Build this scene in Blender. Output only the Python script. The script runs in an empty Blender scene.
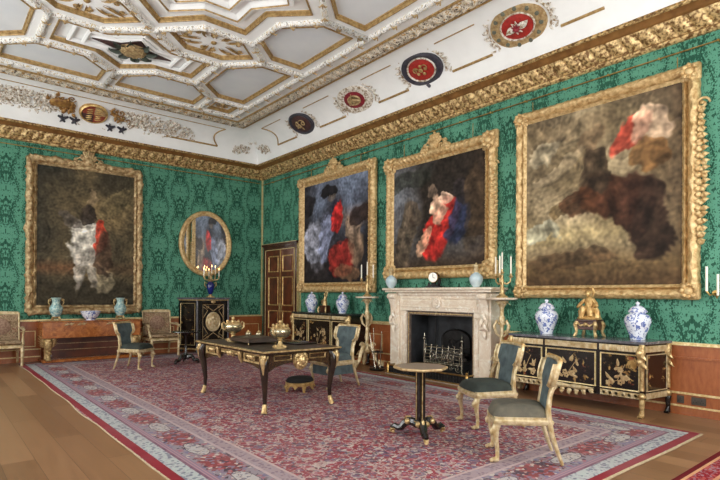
import bpy, bmesh, math, random
from mathutils import Vector, Matrix, noise
C = bpy.context.scene.collection
PI = math.pi
sin, cos = math.sin, math.cos
random.seed(7)

# ------------------------------------------------------------------ mesh builder
class MB:
    def __init__(s): s.bm = bmesh.new(); s.M = Matrix()
    def v(s, p): return s.bm.verts.new(s.M @ Vector(p))
    def f(s, vs):
        try: return s.bm.faces.new(vs)
        except ValueError: return None
    def grid(s, rows, closed_u=False, closed_v=False):
        vs = [[s.v(p) for p in r] for r in rows]
        n, m = len(vs), len(vs[0])
        for i in range(n if closed_u else n-1):
            for j in range(m if closed_v else m-1):
                s.f([vs[i][j], vs[(i+1)%n][j], vs[(i+1)%n][(j+1)%m], vs[i][(j+1)%m]])
        return vs
    def box(s, x0, x1, y0, y1, z0, z1, bev=0.0):
        if bev > 0:
            b = min(bev, (x1-x0)*.45, (y1-y0)*.45, (z1-z0)*.45)
            rows = []
            for (i, z) in ((b, z0), (0, z0+b), (0, z1-b), (b, z1)):
                a, c, d, e = x0+i, x1-i, y0+i, y1-i
                k = b
                rows.append([(a+k, d, z), (c-k, d, z), (c, d+k, z), (c, e-k, z), (c-k, e, z), (a+k, e, z), (a, e-k, z), (a, d+k, z)])
            vs = s.grid(rows, False, True)
            s.f(vs[0][::-1]); s.f(vs[-1])
            return
        p = [s.v((x, y, z)) for z in (z0, z1) for (x, y) in ((x0, y0), (x1, y0), (x1, y1), (x0, y1))]
        for q in ((3,2,1,0), (4,5,6,7), (0,1,5,4), (1,2,6,5), (2,3,7,6), (3,0,4,7)): s.f([p[i] for i in q])
    def cbox(s, c, sx, sy, sz, bev=0.0):
        s.box(c[0]-sx/2, c[0]+sx/2, c[1]-sy/2, c[1]+sy/2, c[2]-sz/2, c[2]+sz/2, bev)
    def lathe(s, prof, c=(0, 0, 0), seg=20, axis='z', sx=1.0, sy=1.0):
        rows = []
        for (r, z) in prof:
            row = []
            for k in range(seg):
                a = 2*PI*k/seg; x, y = r*cos(a)*sx, r*sin(a)*sy
                if axis == 'z': row.append((c[0]+x, c[1]+y, c[2]+z))
                elif axis == 'y': row.append((c[0]+x, c[1]+z, c[2]+y))
                else: row.append((c[0]+z, c[1]+x, c[2]+y))
            rows.append(row)
        vs = s.grid(rows, False, True)
        if prof[0][0] > 1e-4: s.f(vs[0][::-1])
        if prof[-1][0] > 1e-4: s.f(vs[-1])
        return vs
    def ball(s, c, r, seg=10, rings=6, rot=None):
        if not hasattr(r, '__len__'): r = (r, r, r)
        rows = []
        for i in range(rings+1):
            t = PI*i/rings; q = max(sin(t), 0.02); row = []
            for k in range(seg):
                a = 2*PI*k/seg
                p = Vector((r[0]*q*cos(a), r[1]*q*sin(a), -r[2]*cos(t)))
                if rot: p = rot @ p
                row.append(Vector(c)+p)
            rows.append(row)
        vs = s.grid(rows, False, True); s.f(vs[0][::-1]); s.f(vs[-1])
    def tube(s, pts, r, seg=8, closed=False, flat=1.0, up=None, caps=True):
        pts = [Vector(p) for p in pts]; n = len(pts)
        if not hasattr(r, '__len__'): r = [r]*n
        rows = []; N = None
        for i in range(n):
            if closed: t = pts[(i+1) % n]-pts[i-1]
            else: t = pts[min(i+1, n-1)]-pts[max(i-1, 0)]
            if t.length < 1e-9: t = Vector((0, 0, 1))
            t.normalize()
            if N is None:
                ref = Vector(up) if up else (Vector((0, 0, 1)) if abs(t.z) < .9 else Vector((1, 0, 0)))
                N = (ref - t*ref.dot(t)).normalized()
            else:
                N = (N - t*N.dot(t))
                N = N.normalized() if N.length > 1e-6 else t.orthogonal().normalized()
            B = t.cross(N)
            rows.append([pts[i]+(N*cos(2*PI*k/seg)*flat+B*sin(2*PI*k/seg))*r[i] for k in range(seg)])
        vs = s.grid(rows, closed, True)
        if caps and not closed: s.f(vs[0][::-1]); s.f(vs[-1])
    def rod(s, a, b, r0, r1=None, seg=8): s.tube([a, b], [r0, r0 if r1 is None else r1], seg)
    def prism(s, pts, d0, d1, plane='xy'):
        def P(a, b, d): return (a, b, d) if plane == 'xy' else ((a, d, b) if plane == 'xz' else (d, a, b))
        lo = [s.v(P(a, b, d0)) for a, b in pts]; hi = [s.v(P(a, b, d1)) for a, b in pts]
        n = len(pts)
        for i in range(n): s.f([lo[i], lo[(i+1) % n], hi[(i+1) % n], hi[i]])
        s.f(lo[::-1]); s.f(hi)
    def mould(s, poly, prof, plane='xy', d=0.0, closed=True, flip=1):
        """sweep a profile [(inward offset, depth)] round a polygon with mitred corners"""
        n = len(poly); P = [Vector((a, b)) for a, b in poly]
        area = sum(P[i].x*P[(i+1) % n].y-P[(i+1) % n].x*P[i].y for i in range(n))
        sg = 1 if area > 0 else -1
        rows = []
        for i in range(n):
            if closed or 0 < i < n-1:
                e0 = (P[i]-P[i-1]).normalized(); e1 = (P[(i+1) % n]-P[i]).normalized()
            elif i == 0: e0 = e1 = (P[1]-P[0]).normalized()
            else: e0 = e1 = (P[i]-P[i-1]).normalized()
            n0 = Vector((-e0.y, e0.x))*sg; n1 = Vector((-e1.y, e1.x))*sg
            m = n0+n1; m = m/max(m.dot(n0), 0.2)
            row = []
            for (o, z) in prof:
                q = P[i]+m*o*flip
                dd = d+z
                row.append((q.x, q.y, dd) if plane == 'xy' else ((q.x, dd, q.y) if plane == 'xz' else (dd, q.x, q.y)))
            rows.append(row)
        s.grid(rows, closed, False)
    def scroll(s, c, R, r, turns=1.4, a0=0.0, hand=1, plane='xz', d=0.0, n=16, seg=6):
        """tapering C-scroll (spiral) with an eye"""
        pts = []; rr = []
        for i in range(n+1):
            t = i/n; a = a0+hand*2*PI*turns*t; q = R*(1-.82*t)
            x, y = c[0]+q*cos(a), c[1]+q*sin(a)
            pts.append((x, d, y) if plane == 'xz' else ((x, y, d) if plane == 'xy' else (d, x, y)))
            rr.append(r*(.55+.45*sin(PI*min(1, t*1.2))))
        s.tube(pts, rr, seg)
        s.ball(pts[-1], r*1.25, 6, 4)
    def leaf(s, base, ang, L, w, d=0.0, lift=.03, plane='xz', curl=.5, th=.35):
        """a curling leaf blade lying near a plane"""
        rows = []
        n = 6
        for i in range(n+1):
            t = i/n; a = ang+curl*t*t
            x = base[0]+L*t*cos(ang+curl*t*.5); y = base[1]+L*t*sin(ang+curl*t*.5)
            ww = w*sin(PI*(.12+.88*t)**.8)*.5+.001
            h = d-lift*sin(PI*t*.9)
            row = []
            for (o, q) in ((-1, 0), (-.5, .55), (0, .75), (.5, .55), (1, 0)):
                px, py = x-sin(a)*ww*o, y+cos(a)*ww*o
                dd = h-q*w*th if plane != 'xy' else h+q*w*th
                row.append((px, dd, py) if plane == 'xz' else ((px, py, dd) if plane == 'xy' else (dd, px, py)))
            rows.append(row)
        s.grid(rows)
    def build(s, name, mat, parent=None, smooth=True, angle=40, loc=None):
        if name in ('leg', 'foot', 'foot_mount', 'gilt_foot', 'gilt_leg', 'scroll_leg', 'fire_dog', 'pedestal_foot', 'carved_support', 'brass_foot'):
            for q in s.bm.verts:
                if q.co.z < 0: q.co.z = 0
        bmesh.ops.recalc_face_normals(s.bm, faces=s.bm.faces)
        me = bpy.data.meshes.new(name); s.bm.to_mesh(me); s.bm.free()
        me.materials.append(mat)
        if smooth:
            me.polygons.foreach_set('use_smooth', [True]*len(me.polygons))
            me.set_sharp_from_angle(angle=math.radians(angle))
        o = bpy.data.objects.new(name, me); C.objects.link(o)
        if parent: o.parent = parent
        if loc: o.location = loc
        return o

def thing(name, label, cat, loc=(0, 0, 0), rz=0.0, group=None, scale=1.0):
    o = bpy.data.objects.new(name, None); C.objects.link(o)
    o.empty_display_size = .1
    o.location = loc; o.rotation_euler = (0, 0, rz); o.scale = (scale,)*3
    o['label'] = label; o['category'] = cat
    if group: o['group'] = group
    return o
def tag(o, label, cat, group=None, kind=None):
    o['label'] = label; o['category'] = cat
    if group: o['group'] = group
    if kind: o['kind'] = kind
    return o
def struct(o): o['kind'] = 'structure'; return o
def dup(root, loc, rz, label, group=None, scale=None):
    r = root.copy(); C.objects.link(r); r.location = loc; r.rotation_euler = (0, 0, rz); r['label'] = label
    if group: r['group'] = group
    if scale: r.scale = (scale,)*3
    for ch in list(root.children):
        c = ch.copy(); C.objects.link(c); c.parent = r
        for g in list(ch.children):
            k = g.copy(); C.objects.link(k); k.parent = c
    return r

# ------------------------------------------------------------------ shader helper
def lin(r, g, b):
    f = lambda c: (c/255/12.92) if c/255 <= .04045 else ((c/255+.055)/1.055)**2.4
    return (f(r), f(g), f(b), 1)
class S:
    def __init__(s, nt, sock): s.nt, s.k = nt, sock
    def op(s, o, b=None, c=None, clamp=False):
        n = s.nt.nodes.new('ShaderNodeMath'); n.operation = o; n.use_clamp = clamp
        for i, q in enumerate((s, b, c)):
            if q is None: continue
            if isinstance(q, S): s.nt.links.new(q.k, n.inputs[i])
            else: n.inputs[i].default_value = q
        return S(s.nt, n.outputs[0])
    def __add__(s, b): return s.op('ADD', b)
    def __sub__(s, b): return s.op('SUBTRACT', b)
    def __mul__(s, b): return s.op('MULTIPLY', b)
    def __truediv__(s, b): return s.op('DIVIDE', b)
    __radd__ = __add__; __rmul__ = __mul__
    def neg(s): return s*-1.0
    def abs(s): return s.op('ABSOLUTE')
    def sin(s): return s.op('SINE')
    def cos(s): return s.op('COSINE')
    def fract(s): return s.op('FRACT')
    def floor(s): return s.op('FLOOR')
    def min(s, b): return s.op('MINIMUM', b)
    def max(s, b): return s.op('MAXIMUM', b)
    def gt(s, b): return s.op('GREATER_THAN', b)
    def lt(s, b): return s.op('LESS_THAN', b)
    def ping(s, b): return s.op('PINGPONG', b)
    def pow(s, b): return s.op('POWER', b)
    def ss(s, a, b):
        n = s.nt.nodes.new('ShaderNodeMapRange'); n.interpolation_type = 'SMOOTHSTEP'
        s.nt.links.new(s.k, n.inputs[0]); n.inputs[1].default_value = a; n.inputs[2].default_value = b
        return S(s.nt, n.outputs[0])
class Mat:
    def __init__(s, name, rough=.5, metal=0.0, spec=.5, coat=0.0):
        s.m = bpy.data.materials.new(name); s.m.use_nodes = True
        s.nt = s.m.node_tree; s.b = s.nt.nodes['Principled BSDF']
        s.b.inputs['Roughness'].default_value = rough; s.b.inputs['Metallic'].default_value = metal
        s.b.inputs['Specular IOR Level'].default_value = spec
        s.b.inputs['Coat Weight'].default_value = coat; s.b.inputs['Coat Roughness'].default_value = .12
    def coords(s):
        t = s.nt.nodes.new('ShaderNodeTexCoord'); x = s.nt.nodes.new('ShaderNodeSeparateXYZ')
        s.nt.links.new(t.outputs['Object'], x.inputs[0])
        return [S(s.nt, x.outputs[i]) for i in range(3)]
    def vec(s, x, y, z):
        n = s.nt.nodes.new('ShaderNodeCombineXYZ')
        for i, q in enumerate((x, y, z)):
            if isinstance(q, S): s.nt.links.new(q.k, n.inputs[i])
            else: n.inputs[i].default_value = q
        return n.outputs[0]
    def objvec(s):
        t = s.nt.nodes.new('ShaderNodeTexCoord'); return t.outputs['Object']
    def noise(s, vec, scale, detail=3.0, rough=.55, dist=0.0):
        n = s.nt.nodes.new('ShaderNodeTexNoise'); s.nt.links.new(vec, n.inputs['Vector'])
        n.inputs['Scale'].default_value = scale; n.inputs['Detail'].default_value = detail
        n.inputs['Roughness'].default_value = rough; n.inputs['Distortion'].default_value = dist
        return S(s.nt, n.outputs[0])
    def voro(s, vec, scale, feature='F1', rnd=1.0):
        n = s.nt.nodes.new('ShaderNodeTexVoronoi'); n.feature = feature
        s.nt.links.new(vec, n.inputs['Vector']); n.inputs['Scale'].default_value = scale
        n.inputs['Randomness'].default_value = rnd
        return n
    def ramp(s, fac, stops, const=False):
        n = s.nt.nodes.new('ShaderNodeValToRGB'); s.nt.links.new(fac.k, n.inputs[0])
        if const: n.color_ramp.interpolation = 'CONSTANT'
        e = n.color_ramp.elements
        while len(e) < len(stops): e.new(.5)
        for q, (p, c) in zip(e, stops): q.position = p; q.color = c
        return n.outputs[0]
    def mix(s, fac, a, b):
        n = s.nt.nodes.new('ShaderNodeMix'); n.data_type = 'RGBA'
        if isinstance(fac, S): s.nt.links.new(fac.k, n.inputs[0])
        else: n.inputs[0].default_value = fac
        for i, q in ((6, a), (7, b)):
            if isinstance(q, tuple): n.inputs[i].default_value = q
            else: s.nt.links.new(q, n.inputs[i])
        return n.outputs[2]
    def color(s, c):
        if isinstance(c, tuple): s.b.inputs['Base Color'].default_value = c
        else: s.nt.links.new(c, s.b.inputs['Base Color'])
        return s
    def rough(s, r): s.nt.links.new(r.k, s.b.inputs['Roughness']); return s
    def bump(s, h, strength=.3, dist=.02):
        n = s.nt.nodes.new('ShaderNodeBump'); n.inputs['Strength'].default_value = strength; n.inputs['Distance'].default_value = dist
        s.nt.links.new(h.k, n.inputs['Height']); s.nt.links.new(n.outputs[0], s.b.inputs['Normal']); return s
def simple(name, c1, c2=None, rough=.5, metal=0.0, scale=8.0, bump=0.0, spec=.5, coat=0.0, lo=.35, hi=.65, bscale=None, bdist=.01):
    m = Mat(name, rough, metal, spec, coat)
    c2 = c2 or tuple(min(1, q*.82) for q in c1[:3])+(1,)
    n = m.noise(m.objvec(), scale, 4.0)
    m.color(m.ramp(n, [(lo, c1), (hi, c2)]))
    if bump: m.bump(m.noise(m.objvec(), bscale or scale*4, 3.0), bump, bdist)
    return m.m
# ------------------------------------------------------------------ materials
K = {}
K['gold'] = simple('gilt_wood', lin(222, 190, 128), lin(170, 130, 76), .38, .5, 14, .35, bscale=40)
K['frame'] = simple('frame_gilding', lin(226, 198, 146), lin(176, 140, 88), .45, .35, 18, .5, bscale=55, bdist=.015)
K['frame_pale'] = simple('pale_frame_gilding', lin(208, 184, 140), lin(142, 110, 70), .5, .35, 14, .6, bscale=45, bdist=.02)
K['bronze'] = simple('gilt_bronze', lin(222, 196, 144), lin(150, 118, 72), .34, .6, 22, .4, bscale=60)
K['gold_cream'] = simple('cream_gilding', lin(218, 202, 166), lin(176, 148, 100), .42, .35, 18, .25)
K['cornice'] = simple('shade_mottled_cornice_gilding', lin(222, 192, 136), lin(112, 80, 44), .42, .4, 24, .5, lo=.42, hi=.6, bscale=50)  # dark brown mottling paints the shade of carved crevices into the gilding
K['cornice_brown'] = simple('bronzed_cornice_band', lin(150, 108, 60), lin(116, 80, 42), .45, .35, 6)
K['fillet'] = simple('gilt_fillet', lin(232, 214, 166), lin(200, 172, 112), .4, .35, 30, .2)
K['white'] = simple('white_plaster', lin(240, 241, 240), lin(234, 235, 234), .75, 0, 3)
K['grey_panel'] = simple('pale_grey_plaster_panel', lin(220, 223, 225), lin(212, 216, 220), .8, 0, 2)
K['gilt_line'] = simple('ceiling_gilding', lin(186, 156, 104), lin(136, 106, 62), .45, .3, 20)
K['mahog'] = simple('mahogany', lin(110, 52, 26), lin(74, 32, 16), .32, 0, 5, 0, coat=.3)
K['mahog_dark'] = simple('dark_mahogany', lin(78, 36, 20), lin(52, 22, 12), .3, 0, 5, coat=.3)
K['ebony'] = simple('black_lacquer', lin(24, 20, 18), lin(16, 13, 12), .22, 0, 6, coat=.4)
K['desk'] = simple('ebony_brass_veneer', lin(48, 34, 22), lin(30, 21, 14), .25, 0, 9, coat=.35)
K['leather'] = simple('tooled_brown_leather', lin(66, 50, 36), lin(52, 38, 28), .4, 0, 12)
K['teal'] = simple('slate_green_velvet', lin(84, 98, 100), lin(58, 70, 74), .8, 0, 10, .15, bscale=120)
K['darkvelvet'] = simple('dark_green_velvet', lin(50, 58, 52), lin(30, 37, 34), .85, 0, 9, .15, bscale=120)
K['brownvelvet'] = simple('brown_green_velvet', lin(100, 94, 80), lin(70, 68, 60), .85, 0, 7, .15, bscale=120)
K['blackvelvet'] = simple('black_velvet', lin(28, 27, 26), lin(18, 17, 17), .9, 0, 9)
K['candle'] = simple('candle_wax', lin(246, 242, 228), lin(238, 232, 214), .5)
K['celadon'] = simple('celadon_glaze', lin(150, 186, 180), lin(104, 152, 152), .2, 0, 18, coat=.4)
K['paleblue'] = simple('pale_blue_glaze', lin(196, 212, 216), lin(170, 194, 204), .2, 0, 10, coat=.4)
K['cobalt'] = simple('cobalt_glaze', lin(30, 44, 120), lin(20, 28, 84), .15, 0, 6, coat=.5)
K['silver'] = simple('silver_gilt', lin(206, 196, 168), lin(150, 136, 104), .25, .85, 20, .3, bscale=40)
K['iron'] = simple('cast_iron', lin(46, 44, 44), lin(28, 27, 27), .45, .6, 12, .3)
K['soot'] = simple('sooty_firebrick', lin(52, 54, 58), lin(24, 25, 28), .7, 0, 4, .3)
K['steel'] = simple('polished_steel', lin(186, 180, 164), lin(130, 124, 110), .25, .85, 14)
K['brass'] = simple('brass', lin(196, 160, 96), lin(150, 116, 62), .3, .8, 14)
K['fringe'] = simple('cream_wool_fringe', lin(184, 166, 136), lin(156, 136, 106), .9, 0, 60)
K['socket'] = simple('grey_metal_plate', lin(92, 86, 78), lin(72, 66, 60), .4, .4)
K['black'] = simple('black_plastic', lin(20, 20, 20), None, .4)
K['dial'] = simple('white_enamel', lin(240, 236, 226), lin(232, 228, 218), .25)
K['red'] = simple('red_enamel', lin(170, 44, 34), lin(140, 30, 28), .5, 0, 20)
K['crimson'] = simple('crimson_paint', lin(142, 34, 46), lin(110, 26, 40), .5, 0, 14)
K['navy'] = simple('dark_blue_paint', lin(62, 60, 70), lin(44, 42, 52), .5, 0, 20)
K['maroon'] = simple('dark_maroon_paint', lin(84, 54, 52), lin(58, 38, 38), .55, 0, 16)
K['tan'] = simple('tan_gilding', lin(196, 172, 128), lin(150, 120, 80), .5, .3, 24)
K['sage'] = simple('dull_green_paint', lin(74, 84, 74), lin(52, 58, 52), .6, 0, 12)
K['offwhite'] = simple('white_and_gilt_stucco', lin(226, 220, 210), lin(140, 116, 84), .6, .1, 26, .4, lo=.45, hi=.62)
m = Mat('candle_flame', .5); m.color(lin(255, 214, 150)); m.b.inputs['Emission Color'].default_value = lin(255, 206, 130); m.b.inputs['Emission Strength'].default_value = 6; K['flame'] = m.m
m = Mat('mirror_glass', .03, 1.0); m.color((.82, .84, .83, 1)); m.rough(m.noise(m.objvec(), 3.0)*.02+.02); K['mirror'] = m.m
m = Mat('window_glass', .02); m.color((.9, .95, .95, 1))
_t = m.nt.nodes.new('ShaderNodeBsdfTransparent'); _x = m.nt.nodes.new('ShaderNodeMixShader'); _x.inputs[0].default_value = .08
m.nt.links.new(_t.outputs[0], _x.inputs[1]); m.nt.links.new(m.b.outputs[0], _x.inputs[2]); m.nt.links.new(_x.outputs[0], m.nt.nodes['Material Output'].inputs[0]); K['glass'] = m.m

# green silk damask: bilateral motif in half-drop repeat
m = Mat('green_silk_damask', .6, 0, .15)
x, y, z = m.coords()
h = x+y
PW, PH = .50, .86
u = h/PW; col = u.floor(); fu = (u.fract()-.5).abs()              # mirrored across the motif axis
v = z/PH+(col*.5)
fv = v.fract(); cv, sv = (v*2*PI).cos(), (v*2*PI).sin()
n1 = m.noise(m.vec(fu, sv*.17, cv*.17), 15.0, 2.0, .55)
n2 = m.noise(m.vec(fu, sv*.17+7, cv*.17), 34.0, 1.0, .5)
og = (fu-(cv*.13+.30)).abs()                                       # ogee lattice with leaves along it
stem = og.ss(.020, .010)*n2.ss(.34, .42)
leaf = (n2-(og*.9)).ss(.455, .495)
pal = ((fu*2.2).pow(2.0)+((fv-.5)*2.0).pow(2.0))                   # palmette at the lattice centre
flower = (n1-(pal*.13)).ss(.485, .515)
rim = (pal-.34).abs().ss(.05, .025)*n2.ss(.42, .48)
axis = (fu-.0).ss(.022, .010)*(v*8*PI).sin().ss(.0, .4)
fig = stem.max(flower*.9).max(leaf*.85).max(rim*.8).max(axis)
lum = m.noise(m.objvec(), .7, 2.0)
g1 = m.ramp(lum, [(.3, lin(92, 150, 126)), (.7, lin(84, 141, 118))])
g2 = m.ramp(lum, [(.3, lin(18, 68, 51)), (.7, lin(15, 60, 45))])
m.color(m.mix(fig*.95, g1, g2)); K['damask'] = m.m

# oak floor: wide boards along y
m = Mat('oak_floor_boards', .3, 0, .5)
x, y, z = m.coords()
bw = .24
bi = (x/bw).floor(); fx = (x/bw).fract()
yy = y/2.6+(bi*.377).fract()*1.0
bj = yy.floor(); fy = yy.fract()
tone = (((bi*12.9898)+(bj*78.233)).sin()*43758.5453).fract()
grain = m.noise(m.vec(x*14.0, y*.9, bi*3.7), 2.0, 5.0, .6)
seam = fx.lt(.018).max(fy.lt(.002))
c = m.ramp(grain*.6+(tone*.4), [(.25, lin(110, 76, 50)), (.5, lin(130, 94, 64)), (.78, lin(148, 110, 78))])
m.color(m.mix(seam*.75, c, lin(62, 40, 24))); m.rough(grain*.18+.26); m.bump(seam.neg(), .25, .004); K['floor'] = m.m

# oak dado panelling
m = Mat('oak_panelling', .38, 0, .45, .15)
x, y, z = m.coords()
g = m.noise(m.vec((x+y)*1.2, z*.35, 0.0), 22.0, 5.0, .6)
g2 = m.noise(m.objvec(), 1.6, 2.0)
m.color(m.ramp(g*.6+(g2*.4), [(.3, lin(126, 66, 34)), (.5, lin(152, 86, 46)), (.72, lin(172, 104, 60))])); K['oak'] = m.m

# figured amber veneer (console) and satinwood marquetry
m = Mat('amber_burr_veneer', .25, 0, .5, .35)
g = m.noise(m.objvec(), 9.0, 5.0, .65, 1.2)
m.color(m.ramp(g, [(.3, lin(112, 58, 22)), (.5, lin(160, 92, 40)), (.7, lin(190, 124, 62))])); K['veneer'] = m.m
m = Mat('wooden_table_top', .3, 0, .5, .3)
x, y, z = m.coords(); g = m.noise(m.vec(x*3, y*14, z), 3.0, 4.0)
m.color(m.ramp(g, [(.3, lin(78, 62, 50)), (.7, lin(102, 84, 70))])); K['tabletop'] = m.m

# veined marble
def marble(name, c1, c2, c3, rough=.28):
    m = Mat(name, rough, 0, .5)
    a = m.noise(m.objvec(), 3.2, 6.0, .62, 1.5); b = m.noise(m.objvec(), 11.0, 4.0, .6, .8)
    base = m.ramp(a, [(.34, c1), (.52, c2), (.66, c1)])
    m.color(m.mix(b.ss(.56, .68), base, c3)); return m.m
K['marble'] = marble('cream_pink_marble', lin(240, 231, 214), lin(222, 204, 182), lin(244, 238, 226))
K['marble_slip'] = marble('grey_pink_marble_slip', lin(120, 104, 92), lin(92, 80, 74), lin(168, 144, 126))
K['marble_grey'] = marble('grey_marble_top', lin(104, 104, 108), lin(78, 78, 84), lin(138, 136, 138), .18)
K['marble_dark'] = marble('dark_green_marble_top', lin(52, 56, 52), lin(36, 40, 38), lin(84, 84, 78), .18)
K['stone'] = marble('hearth_stone', lin(172, 160, 144), lin(150, 138, 122), lin(188, 178, 164), .5)

# blue and white porcelain
m = Mat('blue_and_white_porcelain', .15, 0, .5, .5)
n = m.noise(m.objvec(), 21.0, 2.5, .55, 1.2); b = m.noise(m.objvec(), 9.0, 1.0)
f = (n+(b*.35)).ss(.69, .74)
m.color(m.mix(f, lin(222, 226, 236), m.ramp(b, [(.4, lin(82, 98, 158)), (.6, lin(116, 132, 186))]))); K['bluewhite'] = m.m
m = Mat('celadon_blue_mottled', .15, 0, .5, .5)
n = m.noise(m.objvec(), 26.0, 3.0, .6, 1.0)
m.color(m.ramp(n, [(.38, lin(92, 136, 150)), (.5, lin(146, 178, 174)), (.62, lin(192, 208, 196))])); K['celadonblue'] = m.m
# tapestry upholstery
m = Mat('floral_tapestry', .9, 0, .2)
n = m.noise(m.objvec(), 16.0, 3.0, .6, 1.0); vv = m.voro(m.objvec(), 13.0)
m.color(m.ramp(n, [(.3, lin(96, 72, 54)), (.46, lin(140, 118, 92)), (.56, lin(172, 150, 122)), (.68, lin(128, 80, 62))])); m.bump(n, .3); K['tapestry'] = m.m
# gilt lacquer flowers on black
m = Mat('gilt_flower_lacquer', .2, 0, .5, .5)
n = m.noise(m.objvec(), 13.0, 4.0, .6, 1.4); b = m.noise(m.objvec(), 4.5, 1.0)
f = (n*.55+(b*.5)).ss(.60, .66)*.75
cc = m.ramp(m.noise(m.objvec(), 8.0, 1.0), [(.38, lin(150, 110, 58)), (.52, lin(196, 160, 100)), (.64, lin(142, 62, 40))])
m.color(m.mix(f, lin(18, 15, 13), cc)); K['lacquer'] = m.m
# brass inlaid tortoiseshell (boulle)
m = Mat('brass_inlaid_tortoiseshell', .22, 0, .5, .4)
n = m.noise(m.objvec(), 24.0, 2.0, .5, 1.6)
f = (n-.5).abs().ss(.028, .012)
m.color(m.mix(f*.6, lin(44, 30, 20), lin(120, 90, 50))); K['boulle'] = m.m
# ornament ground: white stucco with gilt sprays
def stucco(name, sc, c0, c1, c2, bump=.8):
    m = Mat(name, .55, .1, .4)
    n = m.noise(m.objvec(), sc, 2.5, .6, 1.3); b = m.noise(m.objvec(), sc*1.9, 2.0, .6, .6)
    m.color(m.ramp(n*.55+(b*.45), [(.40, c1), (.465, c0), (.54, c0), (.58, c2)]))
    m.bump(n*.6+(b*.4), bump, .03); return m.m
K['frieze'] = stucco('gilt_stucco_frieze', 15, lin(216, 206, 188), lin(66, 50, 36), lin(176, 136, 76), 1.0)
K['rib'] = stucco('stucco_leaf_rib', 19, lin(240, 240, 237), lin(132, 120, 104), lin(204, 184, 146), .8)

# Persian carpet
def carpet(name, hx, hy, field, alt, bands, dense=1.0, cm=lin(184, 172, 162), wash=.18):
    m = Mat(name, .95, 0, .15)
    x, y, z = m.coords()
    ax, ay = x.abs(), y.abs()
    dx, dy = ax*-1.0+hx, ay*-1.0+hy
    d = dx.min(dy)
    horiz = dy.lt(dx)                                              # on an end border
    s = x*horiz+(y*(horiz*-1.0+1.0))
    P = m.vec(ax, ay, 0.0)
    wx = m.noise(P, 9.0, 2.0)
    def cells(scale, rnd=1.0):
        v = m.voro(P, scale, 'F1', rnd); c = m.nt.nodes.new('ShaderNodeSeparateColor'); m.nt.links.new(v.outputs['Color'], c.inputs[0])
        return S(m.nt, v.outputs['Distance']), S(m.nt, c.outputs[0]), S(m.nt, c.outputs[1])
    r1, rc, rc2 = cells(7.5*dense)
    r2, qc, qd = cells(30.0*dense)
    r3, tc, td = cells(58.0*dense)
    dk = lin(66, 52, 64)
    # ground: small blossoms of many colours over the field
    base = m.ramp(qc, [(0, field), (.34, alt[0][1]), (.46, alt[1][1]), (.57, alt[2][1]), (.68, cm), (.76, field), (.86, dk), (.94, alt[4][1])], True)
    base = m.mix(tc.gt(.62)*.85, base, m.ramp(td, [(0, field), (.35, cm), (.55, alt[2][1]), (.78, dk)], True))
    vine = (m.noise(P, 5.5*dense, 2.0, .5, .8)-.5).abs().ss(.022, .012)
    base = m.mix(vine*.65, base, cm)
    pet = r1+(m.noise(P, 40.0, 1.0)-.5)*.30
    f = m.mix(pet.ss(.46, .42)*.75, base, m.mix(qc.gt(.6)*.7, m.ramp(rc, alt, True), base))
    f = m.mix(((pet-.40).abs()).ss(.045, .03)*.7, f, m.mix(rc2.gt(.5), cm, dk))
    f = m.mix(pet.ss(.20, .16)*.9, f, m.ramp(rc2, [(0, lin(140, 36, 48)), (.5, lin(84, 80, 108)), (.75, cm)], True))
    v3 = m.voro(m.vec(ax*.8, ay*.55, 3.0), 1.5); r3b = S(m.nt, v3.outputs['Distance'])+(m.noise(P, 24.0, 2.0)-.5)*.12
    f = m.mix(r3b.ss(.17, .15)*.7, f, m.mix(tc.gt(.55), lin(166, 158, 162), lin(116, 106, 124)))
    soft = m.noise(P, 1.1, 2.0)
    out = f
    for (d0, d1, kind, ca, cb, per) in bands[::-1]:
        mask = d.gt(d0)*d.lt(d1)
        if kind == 'plain': cc = m.mix(wx.ss(.4, .6)*.4, ca, cb)
        elif kind == 'speck': cc = m.mix(qd.gt(.50)*r2.ss(.6, .4)*.85, m.mix(tc.gt(.75)*.6, ca, lin(150, 140, 150)), cb)
        elif kind == 'stripe': cc = m.mix((d*2*PI/per).sin().gt(0.0), ca, cb)
        else:                                                     # cartouche border
            t = ((s/per).fract()-.5).abs(); mid = (d-(d0+d1)/2).abs()/((d1-d0)/2)
            e1 = ((t*3.4).pow(2.0)+(mid*1.45).pow(2.0))+(wx-.5)*.5
            t2 = t*-1.0+.5; e2 = ((t2*3.0).pow(2.0)+(mid*1.1).pow(2.0))+(tc-.5)*.8+(wx-.5)*1.2
            multi = m.ramp(qd, [(0, ca), (.40, lin(150, 96, 108)), (.52, lin(104, 100, 132)), (.66, ca), (.78, cm), (.88, dk)], True)
            g = m.mix(tc.gt(.7)*.6, multi, ca)
            red = m.ramp(qd, [(0, cb), (.30, lin(160, 86, 90)), (.44, lin(122, 108, 126)), (.56, cm), (.66, cb), (.84, dk)], True)
            g = m.mix(e2.ss(1.1, .85), g, red)
            pale = m.mix(qd.gt(.45)*.9, lin(172, 168, 166), m.mix(tc.gt(.5), lin(104, 100, 116), cm))
            g = m.mix(e1.ss(.62, .56), g, dk)
            cc = m.mix(e1.ss(.54, .48), g, pale)
        out = m.mix(mask, out, cc)
    out = m.mix(soft.ss(.3, .7)*wash+wash*.4, out, lin(146, 126, 126))
    m.color(out); m.bump(m.noise(m.objvec(), 160.0, 2.0), .35, .006)
    return m.m

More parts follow.
